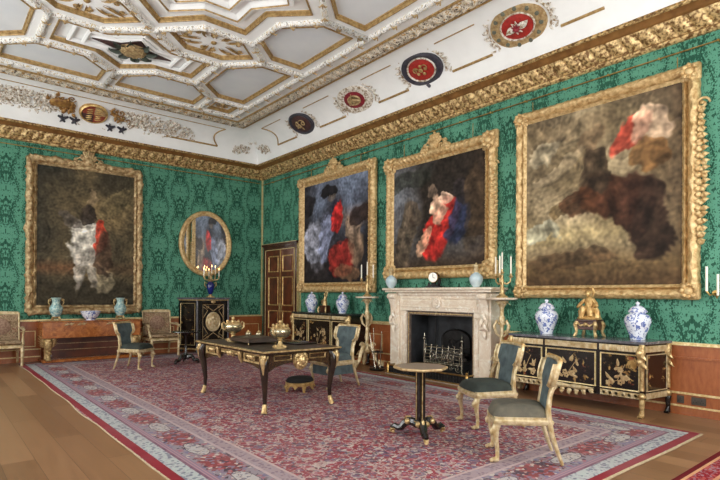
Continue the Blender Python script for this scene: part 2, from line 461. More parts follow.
K['grey_dark'] = simple('dull_grey_green_paint', lin(110, 112, 96), lin(84, 86, 76), .55, 0, 20)
K['crimson_rust'] = simple('rust_red_paint', lin(150, 70, 48), lin(116, 48, 36), .55, 0, 24)
K['oldgold'] = simple('old_gilding', lin(170, 130, 70), lin(116, 78, 42), .5, .3, 18)
K['tapestry_pale'] = simple('faded_rose_tapestry', lin(168, 140, 118), lin(128, 96, 80), .9, 0, 30)
K['ash'] = simple('ash_grey_coals', lin(120, 112, 104), lin(48, 44, 42), .8, 0, 16)
# ------------------------------------------------------------------ the room
W, L = 8.74, 12.75           # right wall x=0, back wall y=0
ZC0, ZC1 = 4.47, 4.79        # cornice
ZCE = 5.38                   # ceiling soffit
FY0, FY1, FZ = -5.81, -7.23, 1.13   # fire opening in the right wall
b = MB(); b.box(-W-.3, .3, -L-.3, .3, -.12, 0); struct(b.build('floor', K['floor'], smooth=False))
b = MB(); b.box(-W-.3, .3, 0, .25, 0, 5.7); struct(b.build('wall_back', K['damask'], smooth=False))
b = MB()
b.box(0, .25, FY0, 0, 0, 5.7); b.box(0, .25, -L, FY1, 0, 5.7); b.box(0, .25, FY1, FY0, FZ, 5.7)
struct(b.build('wall_right', K['damask'], smooth=False))
WIN = [-2.3, -5.0, -7.7, -10.4]; WW = .85; WZ0, WZ1 = .45, 4.25
b = MB()
ys = [0]+[q for c in WIN for q in (c+WW, c-WW)]+[-L]
for i in range(0, len(ys), 2): b.box(-W-.25, -W, ys[i+1], ys[i], 0, 5.7)
for c in WIN: b.box(-W-.25, -W, c-WW, c+WW, 0, WZ0); b.box(-W-.25, -W, c-WW, c+WW, WZ1, 5.7)
struct(b.build('wall_left', K['damask'], smooth=False))
for i, c in enumerate(WIN):
    b = MB()
    for (y0, y1, z0, z1) in ((c-WW, c-WW+.07, WZ0, WZ1), (c+WW-.07, c+WW, WZ0, WZ1), (c-WW, c+WW, WZ0, WZ0+.08), (c-WW, c+WW, WZ1-.08, WZ1), (c-WW, c+WW, 2.32, 2.38)):
        b.box(-W-.2, -W-.12, y0, y1, z0, z1)
    for k in (1, 2): b.box(-W-.18, -W-.14, c-WW+2*WW*k/3-.015, c-WW+2*WW*k/3+.015, WZ0, WZ1)
    for z in (1.1, 1.72, 3.0, 3.62): b.box(-W-.18, -W-.14, c-WW, c+WW, z-.015, z+.015)
    w = struct(b.build('window_%d' % (i+1), K['white'], smooth=False))
    b = MB(); b.box(-W-.163, -W-.157, c-WW+.05, c+WW-.05, WZ0+.05, WZ1-.05); b.build('window_pane', K['glass'], w, smooth=False)
FILL_WINF = [-1.9, -4.4]  # two unseen windows added in the front wall to give frontal fill light
b = MB()
xs = [-W-.3]+[q for c in sorted(FILL_WINF) for q in (c-WW, c+WW)]+[.3]
for i in range(0, len(xs), 2): b.box(xs[i], xs[i+1], -L-.25, -L, 0, 5.7)
for c in FILL_WINF: b.box(c-WW, c+WW, -L-.25, -L, 0, WZ0); b.box(c-WW, c+WW, -L-.25, -L, WZ1, 5.7)
struct(b.build('wall_front', K['damask'], smooth=False))
for i, c in enumerate(FILL_WINF):
    b = MB()
    for (x0, x1, z0, z1) in ((c-WW, c-WW+.07, WZ0, WZ1), (c+WW-.07, c+WW, WZ0, WZ1), (c-WW, c+WW, WZ0, WZ0+.08), (c-WW, c+WW, WZ1-.08, WZ1), (c-WW, c+WW, 2.32, 2.38)):
        b.box(x0, x1, -L-.2, -L-.12, z0, z1)
    for k in (1, 2): b.box(c-WW+2*WW*k/3-.015, c-WW+2*WW*k/3+.015, -L-.18, -L-.14, WZ0, WZ1)
    for z in (1.1, 1.72, 3.0, 3.62): b.box(c-WW, c+WW, -L-.18, -L-.14, z-.015, z+.015)
    w = struct(b.build('window_%d' % (i+5), K['white'], smooth=False))  # frame of an added fill window
    b = MB(); b.box(c-WW+.05, c+WW-.05, -L-.163, -L-.157, WZ0+.05, WZ1-.05); b.build('window_pane', K['glass'], w, smooth=False)
# shutters' reveals are left plain; daylight enters by the four left windows, fill light by the two added front ones

SIDES = {  # inward offset o, distance s along the wall, height z -> world
    'right': (L, lambda o, s, z: (-o, -s, z)), 'back': (W, lambda o, s, z: (-s, -o, z)),
    'left': (L, lambda o, s, z: (-W+o, -L+s, z)), 'front': (W, lambda o, s, z: (-W+s, -L+o, z))}
def run(b, side, prof, step=None, relief=None):
    """sweep (offset, z) along one wall, mitred in the corners"""
    Ln, f = SIDES[side]
    n = max(1, int(Ln/step)) if step else 1
    rows = []
    for i in range(n+1):
        row = []
        for j, (o, z) in enumerate(prof):
            s = o+(Ln-2*o)*i/n; oo, zz = o, z
            if relief: d = relief(s, j); oo += d*.75; zz -= d*.65
            row.append(f(oo, s, zz))
        rows.append(row)
    b.grid(rows)
def leafrelief(s, j):
    if not 0 < j < 7: return 0
    w = sin(PI*j/7)
    p = (s/.19) % 1.0
    a = abs(sin(PI*p+(j-3.5)*.18))**.55
    return w*(.06*a-.026+.03*noise.noise((s*23, j*1.3, 1.7)))
LEAFP = [(.06, 4.525), (.075, 4.548), (.095, 4.572), (.12, 4.596), (.145, 4.62), (.17, 4.644), (.195, 4.668), (.215, 4.69)]
fine = {'right': .022, 'back': .022, 'left': .12, 'front': .12}
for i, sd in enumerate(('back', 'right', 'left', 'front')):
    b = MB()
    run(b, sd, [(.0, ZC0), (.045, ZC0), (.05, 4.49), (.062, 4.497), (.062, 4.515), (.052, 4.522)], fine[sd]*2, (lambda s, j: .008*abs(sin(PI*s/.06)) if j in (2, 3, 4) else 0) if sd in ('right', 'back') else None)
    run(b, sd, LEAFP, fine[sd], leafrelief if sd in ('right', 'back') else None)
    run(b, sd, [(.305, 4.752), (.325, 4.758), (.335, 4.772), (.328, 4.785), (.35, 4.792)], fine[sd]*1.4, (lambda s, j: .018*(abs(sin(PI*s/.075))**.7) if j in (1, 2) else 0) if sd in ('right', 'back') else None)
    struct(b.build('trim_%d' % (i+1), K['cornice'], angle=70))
    b = MB(); run(b, sd, [(.0, 4.515), (.055, 4.515), (.057, 4.53)], .5); run(b, sd, [(.205, 4.685), (.235, 4.69), (.25, 4.705), (.27, 4.735), (.31, 4.755)], .5)
    struct(b.build('trim_%d' % (i+5), K['cornice_brown'], angle=60))
COVE = lambda t: (1.15-.80*cos(math.radians(t)), ZC1+(ZCE-ZC1)*sin(math.radians(t)))
for i, sd in enumerate(('back', 'right', 'left', 'front')):
    b = MB(); run(b, sd, [(.34, 4.79)]+[COVE(t) for t in range(0, 91, 6)], .6)
    struct(b.build('trim_%d' % (i+9), K['white'], angle=80))  # fill lamps behind the added front windows, brightening the back wall
    b = MB()
    f = SIDES[sd][1]; Ln = SIDES[sd][0]
    s0 = 1.5; gaps = []
    if sd == 'right': gaps = [(2.34, 3.26), (4.16, 5.16), (5.95, 6.95), (7.72, 8.82), (9.4, 10.2)]
    if sd == 'back': gaps = [(2.75, 5.95)]
    segs = []; a = s0
    for g0, g1 in gaps: segs.append((a, g0)); a = g1
    segs.append((a, Ln-1.5))
    for t, r in ((25, .022), (70, .012)):
        o, z = COVE(t)
        for s_0, s_1 in (segs if (t == 25 or sd == 'right') else [(s0, Ln-1.5)]):
            if s_1-s_0 > .05: b.tube([f(o, s_0, z), f(o, s_1, z)], r, 6)
    for se in (s0, Ln-1.5): b.tube([f(*(lambda q: (q[0], se+(.16*sin(PI*(t-25)/45)*(1 if se < 3 else -1)), q[1]))(COVE(t))) for t in range(25, 71, 5)], .018, 6)
    struct(b.build('trim_%d' % (i+13), K['gilt_line']))

# flat ceiling: soffit with sunk panels
CX, CY = -4.37, -6.35
def mirror4(P):
    for sx in (1, -1):
        for sy in (1, -1): yield [(CX+sx*(px-CX), CY+sy*(py-CY)) for px, py in P]
def mirrory(P):
    for sy in (1, -1): yield [(px, CY+sy*(py-CY)) for px, py in P]
pP4 = [(-4.2, -2.4), (-4.2, -1.9), (-2.71, -1.9), (-2.71, -2.42), (-3.09, -2.80), (-3.77, -2.80)]
pP5 = [(-2.9, -3.02), (-2.47, -2.60), (-1.92, -2.60), (-1.92, -4.37), (-2.47, -4.37), (-2.9, -3.92)]
pT = [(-2.36, -1.88), (-1.91, -1.88), (-1.91, -2.27), (-2.36, -2.27)]
pP6 = [(-2.92, -5.16), (-2.49, -4.76), (-1.94, -4.76), (-1.94, -6.18), (-2.46, -6.18), (-2.92, -5.73)]
pP8 = [(-4.13, -4.56), (-3.76, -4.21), (-3.15, -4.21), (-2.78, -4.56), (-3.15, -4.93), (-3.74, -4.93)]
def ring(c, Q): return [(c[0]+px, c[1]+py) for px, py in Q]
star6 = [(0, .76), (.48, .35), (1.11, .35), (1.11, -.35), (.48, -.35), (0, -.74), (-.48, -.35), (-1.11, -.35), (-1.11, .35), (-.48, .35)]
q4 = [(0, 1.6), (.46, 1.11), (1.12, 1.11), (1.11, .44), (1.57, 0)]
def star4(Q): 
    P = list(Q)
    P += [(px, -py) for px, py in Q[::-1][1:]]; P += [(-px, -py) for px, py in Q[1:]]; P += [(-px, py) for px, py in Q[::-1][1:-1]]
    return P
pP3 = ring((CX, -3.5), star6); pP10 = ring((CX, CY), star4(q4))
plain = [p for q in (pP4, pP5, pP6) for p in mirror4(q)]
fancy = [p for q in (pT, pP8) for p in mirror4(q)]
stars = list(mirrory(pP3))
holes = plain+fancy+stars+[pP10]
b = MB(); bm = b.bm
edges = []
for poly in holes+[[(-W+1.1, -L+1.1), (-1.1, -L+1.1), (-1.1, -1.1), (-W+1.1, -1.1)]]:
    vs = [bm.verts.new((px, py, ZCE)) for px, py in poly]
    edges += [bm.edges.new((vs[k], vs[(k+1) % len(vs)])) for k in range(len(vs))]
bmesh.ops.triangle_fill(bm, edges=edges, use_beauty=True)
for poly in holes: b.mould(poly, [(0, 0), (0, .07), (-.05, .075)], 'xy', ZCE)
b.box(-W-.3, .3, -L-.3, .3, 5.62, 5.75)
struct(b.build('ceiling', K['white'], smooth=False))
bP, bF, bG = MB(), MB(), MB()
for p in plain: bP.prism(p, ZCE+.05, ZCE+.06)
for p in fancy: bF.prism(p, ZCE+.05, ZCE+.06)
for p in stars: bF.prism(p, ZCE+.068, ZCE+.078)
for p in holes:
    bG.mould(p, [(-.028, .0), (-.024, -.014), (-.008, -.016), (0, -.006), (.003, .03), (.014, .034), (.02, .05)], 'xy', ZCE)
qi = [(0, 1.22), (.37, .86), (.87, .86), (.86, .42), (1.20, 0)]; qj = [(0, .92), (.28, .64), (.64, .64), (.64, .3), (.9, 0)]
bF.prism(pP10, ZCE+.068, ZCE+.078)
for q in (qi, qj):
    pp = ring((CX, CY), star4(q)); bF.mould(pp, [(-.07, .066), (-.06, .0), (-.02, -.012), (.0, .01), (.05, .066)], 'xy', ZCE); bG.mould(pp, [(-.012, .0), (-.004, -.018), (.008, .0)], 'xy', ZCE)
struct(bP.build('trim_17', K['grey_panel'], smooth=False)); struct(bF.build('trim_18', K['white'], smooth=False))
struct(bG.build('trim_19', K['gilt_line'], angle=30))
RIBS = [((-1.73, -1.73), (-1.73, CY)), ((-1.73, -1.73), (CX, -1.73)), ((CX, -1.73), (CX, -2.52)), ((CX, -2.52), (-3.82, -2.99)), ((-3.82, -2.99), (-3.09, -2.99)),
        ((-3.09, -2.99), (-3.09, -4.0)), ((-3.09, -4.0), (-3.78, -4.0)), ((-3.78, -4.0), (CX, -4.47)), ((-3.09, -2.99), (-2.54, -2.44)), ((-2.54, -2.44), (-2.54, -1.73)),
        ((-2.54, -2.44), (-1.73, -2.44)), ((-3.09, -4.0), (-2.54, -4.57)), ((-2.54, -4.57), (-1.73, -4.57)), ((-2.54, -4.57), (-3.0, -5.04)), ((-3.0, -5.04), (-3.8, -5.04)),
        ((-3.8, -5.04), (CX, -4.47)), ((-3.0, -5.04), (-3.0, -5.82)), ((-3.0, -5.82), (-2.54, CY)), ((-2.54, CY), (-1.73, CY))]
b, bs = MB(), MB()
for (p, q) in RIBS:
    for pq in mirror4([p, q]):
        A, B = Vector((*pq[0], ZCE-.012)), Vector((*pq[1], ZCE-.012)); ln = (B-A).length
        n = max(2, int(ln/.045)); pts = [A.lerp(B, k/n) for k in range(n+1)]
        b.tube(pts, [.047+.005*sin(k*2.1)+.004*noise.noise((k*.9, ln, A.x)) for k in range(n+1)], 8)
        m_ = max(1, round(ln/.42)); dr = (B-A).normalized(); sd_ = Vector((-dr.y, dr.x, 0))
        for k in range(m_):
            c = A.lerp(B, (k+.5)/m_)+Vector((0, 0, -.055))
            for g in (-.9, 0, .9):
                e = (dr*cos(g)+sd_*sin(g)); bs.tube([c, c+e*.05+Vector((0, 0, -.02)), c+e*.085], [.010, .011, .003], 5)
for p in RIBS:
    for pq in mirror4([p[0]]): b.ball((pq[0][0], pq[0][1], ZCE-.012), (.062, .062, .06), 10, 6)
struct(b.build('trim_20', K['rib'], angle=80)); struct(bs.build('trim_21', K['tan']))
# gilded frieze round the flat of the ceiling
for i, sd in enumerate(('back', 'right')):
    b = MB()
    def fr(s, j): return 0
    rows = []
    Ln, f = SIDES[sd]
    n = int(Ln/.035)
    for k in range(n+1):
        row = []
        for j in range(9):
            o = 1.2+.27*j/8; s = o+(Ln-2*o)*k/n; w = sin(PI*j/8)
            row.append(f(o, s, ZCE-.012-.06*w*(.3+.7*abs(sin(s*PI/.21+(j-4)*.35)))-.045*w*noise.noise((s*17, j*1.1, 3.0))))
        rows.append(row)
    b.grid(rows); struct(b.build('trim_%d' % (22+i), K['frieze'], angle=80))
    b = MB()
    for o in (1.185, 1.485):
        b.tube([f(o, o, ZCE-.015), f(o, Ln-o, ZCE-.015)], .02, 6)
    struct(b.build('trim_%d' % (24+i), K['gilt_line']))
# gilded leaf sprays in the foliage panels and the star centre
b = MB()
for poly in fancy+stars+[pP10]:
    c = Vector((sum(p[0] for p in poly)/len(poly), sum(p[1] for p in poly)/len(poly)))
    R = max((Vector(p)-c).length for p in poly)
    if poly in stars or poly is pP10: continue
    z = ZCE+.045
    b.ball((c.x, c.y, z), (.05, .05, .03), 8, 5)
    big = R > .5
    for k in range(10 if big else 6):
        a = 2*PI*k/(10 if big else 6)
        sc = (.30+.28*abs(cos(a))) if big else .15
        q = (c.x+sc*.35*cos(a), c.y+sc*.35*sin(a))
        b.leaf(q, a, sc*.6, .07, z, .02, 'xy', .8*(-1)**k)
        b.scroll((c.x+sc*.8*cos(a)*(1.0 if big else .8), c.y+sc*.62*sin(a)), .055 if big else .035, .011, 1.3, a, (-1)**k, 'xy', z-.01, 12, 5)
struct(b.build('trim_26', K['gilt_line'], angle=60))

# ---- dado panelling, rails, skirting
def dado(side, spans, idx, panels):
    f = SIDES[side][1]
    bo, bg, bd = MB(), MB(), MB()
    def bx(b, s0, s1, o0, o1, z0, z1):
        p, q = f(o0, s0, z0), f(o1, s1, z1)
        b.box(min(p[0], q[0]), max(p[0], q[0]), min(p[1], q[1]), max(p[1], q[1]), min(z0, z1), max(z0, z1))
    for s0, s1 in spans:
        bx(bo, s0, s1, 0, .02, .0, .84)
        bx(bg, s0, s1, 0, .05, .825, .862); bx(bg, s0, s1, 0, .035, .245, .268)
        bx(bg, s0, s1, 0, .04, .095, .115)
        bx(bo, s0, s1, 0, .036, .665, .69)
        bx(bo, s0, s1, 0, .03, .80, .826)
        bx(bd, s0, s1, 0, .034, 0, .095)
    for s0, s1 in panels:
        bx(bo, s0, s1, 0, .03, .32, .62)
        for (a, c, z0, z1) in ((s0, s1, .308, .322), (s0, s1, .618, .632), (s0-.012, s0+.004, .308, .632), (s1-.004, s1+.012, .308, .632)): bx(bg, a, c, 0, .038, z0, z1)
    struct(bo.build('trim_%d' % idx, K['oak'], smooth=False)); struct(bg.build('trim_%d' % (idx+1), K['fillet'], smooth=False))
    struct(bd.build('baseboard_%s' % side, K['oak'], smooth=False))
dado('right', [(1.86, 5.36), (7.66, L)], 27, [(2.0, 3.3), (3.45, 4.85)])
dado('back', [(.0, W)], 29, [(.12, .8), (.98, 2.2), (2.4, 3.0), (3.12, 4.1), (4.22, 5.1), (5.24, 5.7), (6.1, 7.2)])
dado('left', [(0, L)], 31, []); dado('front', [(0, W)], 33, [])
b = MB(); b.box(-.035, 0, -.035, 0, .862, ZC0); b.box(-.02, 0, -.15, -.13, .862, 2.6)
b.box(-.02, 0, -1.9, -1.875, .862, 2.72); b.box(-.02, -0, -5.3, -1.9, .862, .885)
struct(b.build('trim_35', K['fillet'], smooth=False))

# ---- double door
b = MB()
DY0, DY1, DZ = -.2, -1.82, 2.56
b.box(-.07, 0, DY0-.13, DY0, 0, DZ); b.box(-.07, 0, DY1, DY1+.11, 0, DZ); b.box(-.07, 0, DY1, DY0, DZ-.0, DZ+.1)
b.box(-.11, 0, DY1-.03, DY0+.03, DZ+.1, DZ+.16); b.box(-.09, 0, DY1-.01, DY0+.01, DZ+.08, DZ+.1)
dr = struct(b.build('door_1', K['mahog_dark'], smooth=False))
b = MB(); b.box(-.085, -.07, DY0-.125, DY0-.11, 0, DZ); b.box(-.085, -.07, DY1+.095, DY1+.11, 0, DZ); b.box(-.085, -.07, DY1+.095, DY0-.11, DZ-.015, DZ); b.box(-.12, -.11, DY1-.03, DY0+.03, DZ+.15, DZ+.16)
b.box(-.072, 0, DY1-.012, DY1, 0, DZ+.1)
b.build('architrave_gilding', K['fillet'], dr, smooth=False)
mid = (DY0-.13+DY1+.11)/2
for (y1, y0) in ((DY0-.13, mid), (mid, DY1+.11)):
    lf = MB(); y0 += .004; y1 -= .004
    lf.box(-.045, 0, y0, y1, 0.01, DZ-.005)
    pz = [(.12, .42), (.52, 1.0), (1.12, 1.86), (1.98, 2.40)]
    bg = MB(); bp = MB()
    for z0, z1 in pz:
        P = [(y0+.1, z0), (y1-.1, z0), (y1-.1, z1), (y0+.1, z1)]
        bg.mould(P, [(0, -.0), (0.004, -.018), (.022, -.014), (.032, 0)], 'yz', -.045)
        bp.box(-.056, -.03, y0+.16, y1-.16, z0+.06, z1-.06)
    o = lf.build('door_leaf', K['mahog'], dr, smooth=False); bg.build('panel_moulding', K['gold'], o, smooth=False); bp.build('raised_panel', K['mahog'], o, smooth=False)
b = MB(); b.lathe([(.0, 0), (.012, 0), (.012, .04), (.03, .05), (.034, .065), (.02, .08), (0, .082)], (0, 0, 0), 12, 'x'); 
o = b.build('door_handle', K['bronze'], dr); o.location = (-.045, mid-.06, 1.06); o.rotation_euler = (0, 0, PI)
b = MB(); b.box(-.053, -.045, mid+.03, mid+.07, .96, 1.18); b.box(-.053, -.045, mid-.08, mid-.04, .96, 1.18); b.build('lock_plate', K['bronze'], dr, smooth=False)
b = MB(); b.box(-.06, -.045, mid-.012, mid+.012, .01, DZ-.01); b.build('meeting_bead', K['gold'], dr, smooth=False)

# ---- picture rods with pins
def rod(name, pts, pins, label):
    b = MB(); b.tube(pts, .009, 6)
    t = b.build(name, K['brass'])
    tag(t, label, 'picture rod')
    p = MB()
    for q, inward in pins: p.rod(q, (q[0]+inward[0], q[1]+inward[1], q[2]), .008); p.ball((q[0]-inward[0]*.2, q[1]-inward[1]*.2, q[2]), .016, 6, 4)
    p.build('pin', K['brass'], t)
rod('picture_rod', [(-.05, -.1, 4.33), (-.05, -L+.1, 4.33)], [((-.05, -.6-.62*k, 4.33), (.05, 0)) for k in range(20)], 'thin brass hanging rod along the right wall below the gilded cornice')
rod('picture_rod', [(-.1, -.05, 4.37), (-W+.1, -.05, 4.37)], [((-.5-.7*k, -.05, 4.37), (0, .05)) for k in range(12)], 'thin brass hanging rod across the far wall below the gilded cornice')

# ---- sockets
for (yy, wd, lb) in ((-10.14, .075, 'small single grey socket plate on the panelling right of the lacquer commode'), (-10.33, .15, 'wider double grey socket plate on the panelling, furthest right')):
    t = thing('wall_socket', lb, 'socket', (-.02, yy, .18), -PI/2)
    b = MB(); b.box(-wd/2, wd/2, -.012, 0, -.045, .045, .004); b.build('plate', K['socket'], t, smooth=False)
    b = MB()
    for cx in ([0] if wd < .1 else [-.035, .035]):
        for dx, dz in ((0, .015), (-.014, -.012), (.014, -.012)): b.cbox((cx+dx, -.013, dz), .009, .006, .012)
    b.build('pin_hole', K['black'], t, smooth=False)
# ------------------------------------------------------------------ cove ornaments
def cove_mat(side, s, t):
    f = SIDES[side][1]; o, z = COVE(t); P = Vector(f(o, s, z))
    T = math.radians(t); do, dz = .8*sin(T), .59*cos(T); q = math.hypot(do, dz); do /= q; dz /= q
    inw = Vector(f(1, 0, 0))-Vector(f(0, 0, 0)); X = Vector(f(0, -1, 0))-Vector(f(0, 0, 0))
    if side == 'right': X = -X
    X = Vector((0, -1, 0)) if side == 'right' else Vector((1, 0, 0))
    U = inw*do+Vector((0, 0, dz)); N = inw*dz-Vector((0, 0, do))
    return Matrix(((X.x, -N.x, U.x, P.x), (X.y, -N.y, U.y, P.y), (X.z, -N.z, U.z, P.z), (0, 0, 0, 1)))
def foliage(b, w, h, n, seed, r=.018, d=-.03, taper=False, rmin=.5):
    rnd = random.Random(seed)
    for k in range(n):
        x = (rnd.random()*2-1)*w
        hh = h*(1-.75*abs(x)/w) if taper else h
        z = (rnd.random()*2-1)*hh; R = r*rnd.uniform(2.2, 4.2)
        b.scroll((x, z), R, r*rnd.uniform(.6, 1), rnd.uniform(.8, 1.4), rnd.uniform(0, 6.28), rnd.choice((-1, 1)), 'xz', d, 10, 5)
        a = rnd.uniform(0, 6.28); b.leaf((x+R*cos(a), z+R*sin(a)), a, R*1.6, r*3.2, d+.01, .03, 'xz', rnd.uniform(-1, 1))
def medal(label, s, t, rx, rz, parts, fol):
    o = thing('cove_medallion', label, 'medallion', group='painted medallions on the right cove')
    o.matrix_world = cove_mat('right', s, t)
    o['group'] = 'painted medallions on the right cove'
    y = -.02
    for (nm, mt, k0, k1, th) in parts:
        b = MB()
        if k0 == 0:
            b.lathe([(0, 0), (k1*.9, 0), (k1, .012), (k1, .03)], (0, y-th, 0), 28, 'y', rx, rz)
        else:
            b.lathe([(k0, .03), (k0, .008), ((k0+k1)/2, -.012), (k1*.97, .004), (k1, .04)], (0, y-th, 0), 32, 'y', rx, rz)
        b.build(nm, mt, o)
    return o
md1 = medal('dark maroon oval medallion on the right cove nearest the room corner', 2.8, 46, .38, .29, [('field', K['maroon'], 0, .8, .03), ('rim', K['navy'], .74, 1, .035)], 0)
b = MB(); b.scroll((-.05, 0), .1, .018, 1.1, 1, 1, 'xz', -.075); b.scroll((.09, .02), .09, .016, 1.2, 2.5, -1, 'xz', -.075); b.leaf((0, -.14), 1.5, .26, .05, -.07, .02); b.leaf((-.17, -.06), .4, .2, .04, -.07, .02); b.build('monogram', K['tan'], md1)
md2 = medal('purple red oval medallion with a cream and gold rim, second from the room corner', 4.66, 46, .46, .31, [('field', K['crimson'], 0, .62, .03), ('rim', K['offwhite'], .58, 1, .035)], 0)
b = MB(); b.lathe([(.10, .01), (.12, -.01), (.14, .01)], (0, -.07, 0), 20, 'y', 1.3, .8); b.leaf((-.16, -.05), .5, .3, .06, -.07, .02); b.leaf((.16, -.05), 2.6, .3, .06, -.07, .02); b.ball((0, -.07, 0), (.06, .02, .05), 8, 5); b.build('emblem', K['tan'], md2)
md3 = medal('large orange red medallion with a dark blue garter ring on the right cove', 6.43, 46, .42, .31, [('field', K['red'], 0, .66, .03), ('white_ring', K['offwhite'], .62, .72, .036), ('garter', K['navy'], .70, 1, .03)], 0)
b = MB()
for k in range(5):
    a = 2*PI*k/5; b.ball((.1*cos(a), -.065, .075*sin(a)), (.035, .015, .03), 7, 4)
b.ball((0, -.065, 0), (.045, .018, .04), 8, 5); b.scroll((-.1, .02), .07, .01, 1, 0, 1, 'xz', -.065); b.scroll((.1, .02), .07, .01, 1, 3, -1, 'xz', -.065)
b.build('emblem', K['gilt_line'], md3)
b = MB(); b.tube([(-.05, -.06, -.26), (-.02, -.07, -.31), (.0, -.06, -.36)], [.03, .035, .008], 6); b.build('garter_strap', K['navy'], md3)
md4 = medal('bright red medallion with a white leaf and gilded collar, nearest the viewer', 8.27, 46, .43, .32, [('field', K['red'], 0, .60, .03), ('white_ring', K['offwhite'], .56, .64, .036), ('collar', K['tan'], .63, 1, .03)], 0)
for k in range(12):
    b = MB(); a = 2*PI*(k+.5)/12; b.lathe([(0, -.012), (.028, -.008), (.034, .015)], (.82*.43*cos(a), -.06, .82*.32*sin(a)), 10, 'y'); b.build('roundel', K['grey_dark'], md4)
b = MB()
for a in (0, PI): b.leaf((.03*cos(a), 0), a, .17, .1, -.062, .015)
for k in range(8): a = PI/4*k+.3; b.leaf((0, 0), a, .1, .05, -.06, .02)
b.build('leaf_motif', K['offwhite'], md4)
b = MB(); b.ball((0, -.075, 0), (.06, .02, .05), 9, 5)
for k in range(8): a = PI/4*k; b.leaf((0, 0), a, .075, .035, -.08, .02)
b.build('boss', K['crimson'], md4)
for o, rx, rz, sd in ((md1, .38, .29, 1), (md2, .46, .31, 2), (md3, .42, .31, 3), (md4, .43, .32, 4)):
    b = MB(); rnd = random.Random(sd)
    b.tube([(rx*1.12*cos(2*PI*k/36), -.008, rz*1.1*sin(2*PI*k/36)) for k in range(36)], .022, 6, True)
    for k in range(22):
        a = 2*PI*k/22; q = (rx*1.08*cos(a), rz*1.05*sin(a))
        b.leaf(q, a+rnd.uniform(-.6, .6), rnd.uniform(.06, .12), .04, -.012, .03, 'xz', rnd.uniform(-1.2, 1.2))
        if abs(cos(a)) > .5: b.scroll((q[0]*1.15, q[1]*1.05), .035, .008, 1.2, a, (-1)**k, 'xz', -.02, 10, 5)
    for sx in (-1, 1): b.leaf((sx*rx*1.15, -.27), 0 if sx > 0 else PI, .16, .045, -.012, .03); b.leaf((sx*rx*1.05, -.24), (0 if sx > 0 else PI)+.5*sx, .13, .04, -.012, .03)
    b.build('leaf_border', K['offwhite'], o)
# corner spray on the cove
b = MB(); M0 = None
for sd, sg in (('right', -1), ('back', 1)):
    b.M = cove_mat(sd, .9, 32)
    rnd = random.Random(5)
    for k in range(26):
        t = rnd.random(); x = (-.26+.42*t) if sd == 'right' else (.26-.42*t); hgt = (1-t)*.28
        z = rnd.uniform(-.12, .02+hgt)
        b.scroll((x, z), .045, .012, 1.2, rnd.uniform(0, 6), rnd.choice((-1, 1)), 'xz', -.02, 9, 5); b.leaf((x, z), rnd.uniform(0, 6), .09, .04, -.01, .03)
b.M = Matrix(); struct(b.build('trim_36', K['offwhite'], angle=60))

# royal arms on the far cove
arms = thing('royal_arms', 'painted and gilded coat of arms with stucco foliage on the far cove', 'coat of arms')
arms.matrix_world = cove_mat('back', 4.3, 42)
b = MB(); b.lathe([(.9, .03), (.9, 0), (1.0, -.03), (1.12, -.01), (1.16, .04)], (0, -.06, 0), 32, 'y', .24, .2); b.build('gilded_rim', K['gold'], arms)
for nm, mt, x0, x1, z0, z1 in (('red_quarter', K['crimson_rust'], -.21, 0, 0, .17), ('gold_quarter', K['tan'], 0, .21, 0, .17), ('dark_quarter', K['maroon'], -.21, 0, -.17, 0), ('red_quarter', K['crimson_rust'], 0, .21, -.17, 0)):
    b = MB(); n = 8; sx = 1 if x1 > 0 else -1; sz = 1 if z1 > 0 else -1
    b.prism([(0, 0)]+[(.22*sx*cos(PI/2*k/n), .18*sz*sin(PI/2*k/n)) for k in range(n+1)], -.085, -.05, 'xz')
    o = b.build(nm, mt, arms, smooth=False)
    b = MB()
    for k in range(3): b.leaf((sx*.03, sz*(.03+.045*k)), 0 if sx > 0 else PI, .12, .03, -.085, .012)
    b.build('charge', K['gold'] if mt is not K['gold'] else K['red'], o)
b = MB(); foliage(b, .26, .15, 16, 3, .022, -.05); b.ball((0, -.06, .02), (.2, .04, .1), 10, 6); o = b.build('gilded_helm', K['oldgold'], arms); o.location = (-.62, 0, .08)
b = MB(); foliage(b, .2, .11, 9, 8, .018, -.05); o = b.build('gilded_helm', K['oldgold'], arms); o.location = (.52, 0, .06)
for x0, sx in ((-.56, 1), (-.3, -1), (.34, 1), (.62, -1)):
    b = MB(); b.tube([(0, -.06, .1), (.02*sx, -.08, 0), (-.06*sx, -.06, -.12)], [.03, .045, .02], 6, flat=.4); b.tube([(.02*sx, -.08, 0), (.1*sx, -.06, -.1)], [.035, .015], 6); b.tube([(-.07*sx, -.05, .05), (.02*sx, -.08, .02), (.12*sx, -.05, .06)], [.02, .04, .02], 6)
    o = b.build('blue_ribbon', K['navy'], arms); o.location = (x0, 0, -.26)
b = MB()
for k in range(9): x = -.24+.48*k/8; b.tube([(x-.03, -.06, -.28-.06*cos(x*5)), (x+.03, -.07, -.30-.05*cos(x*5))], .024, 6); 
b.build('motto_scroll', K['offwhite'], arms)
for sx in (-1, 1):
    b = MB(); foliage(b, .55, .2, 90, 20+sx, .017, -.025, False); 
    o = b.build('foliage_scroll', K['offwhite'], arms); o.location = (sx*1.12, 0, .04)
    b = MB(); foliage(b, .32, .15, 34, 30+sx, .014, -.02, False); o = b.build('foliage_scroll', K['offwhite'], arms); o.location = (sx*1.86, 0, -.03)
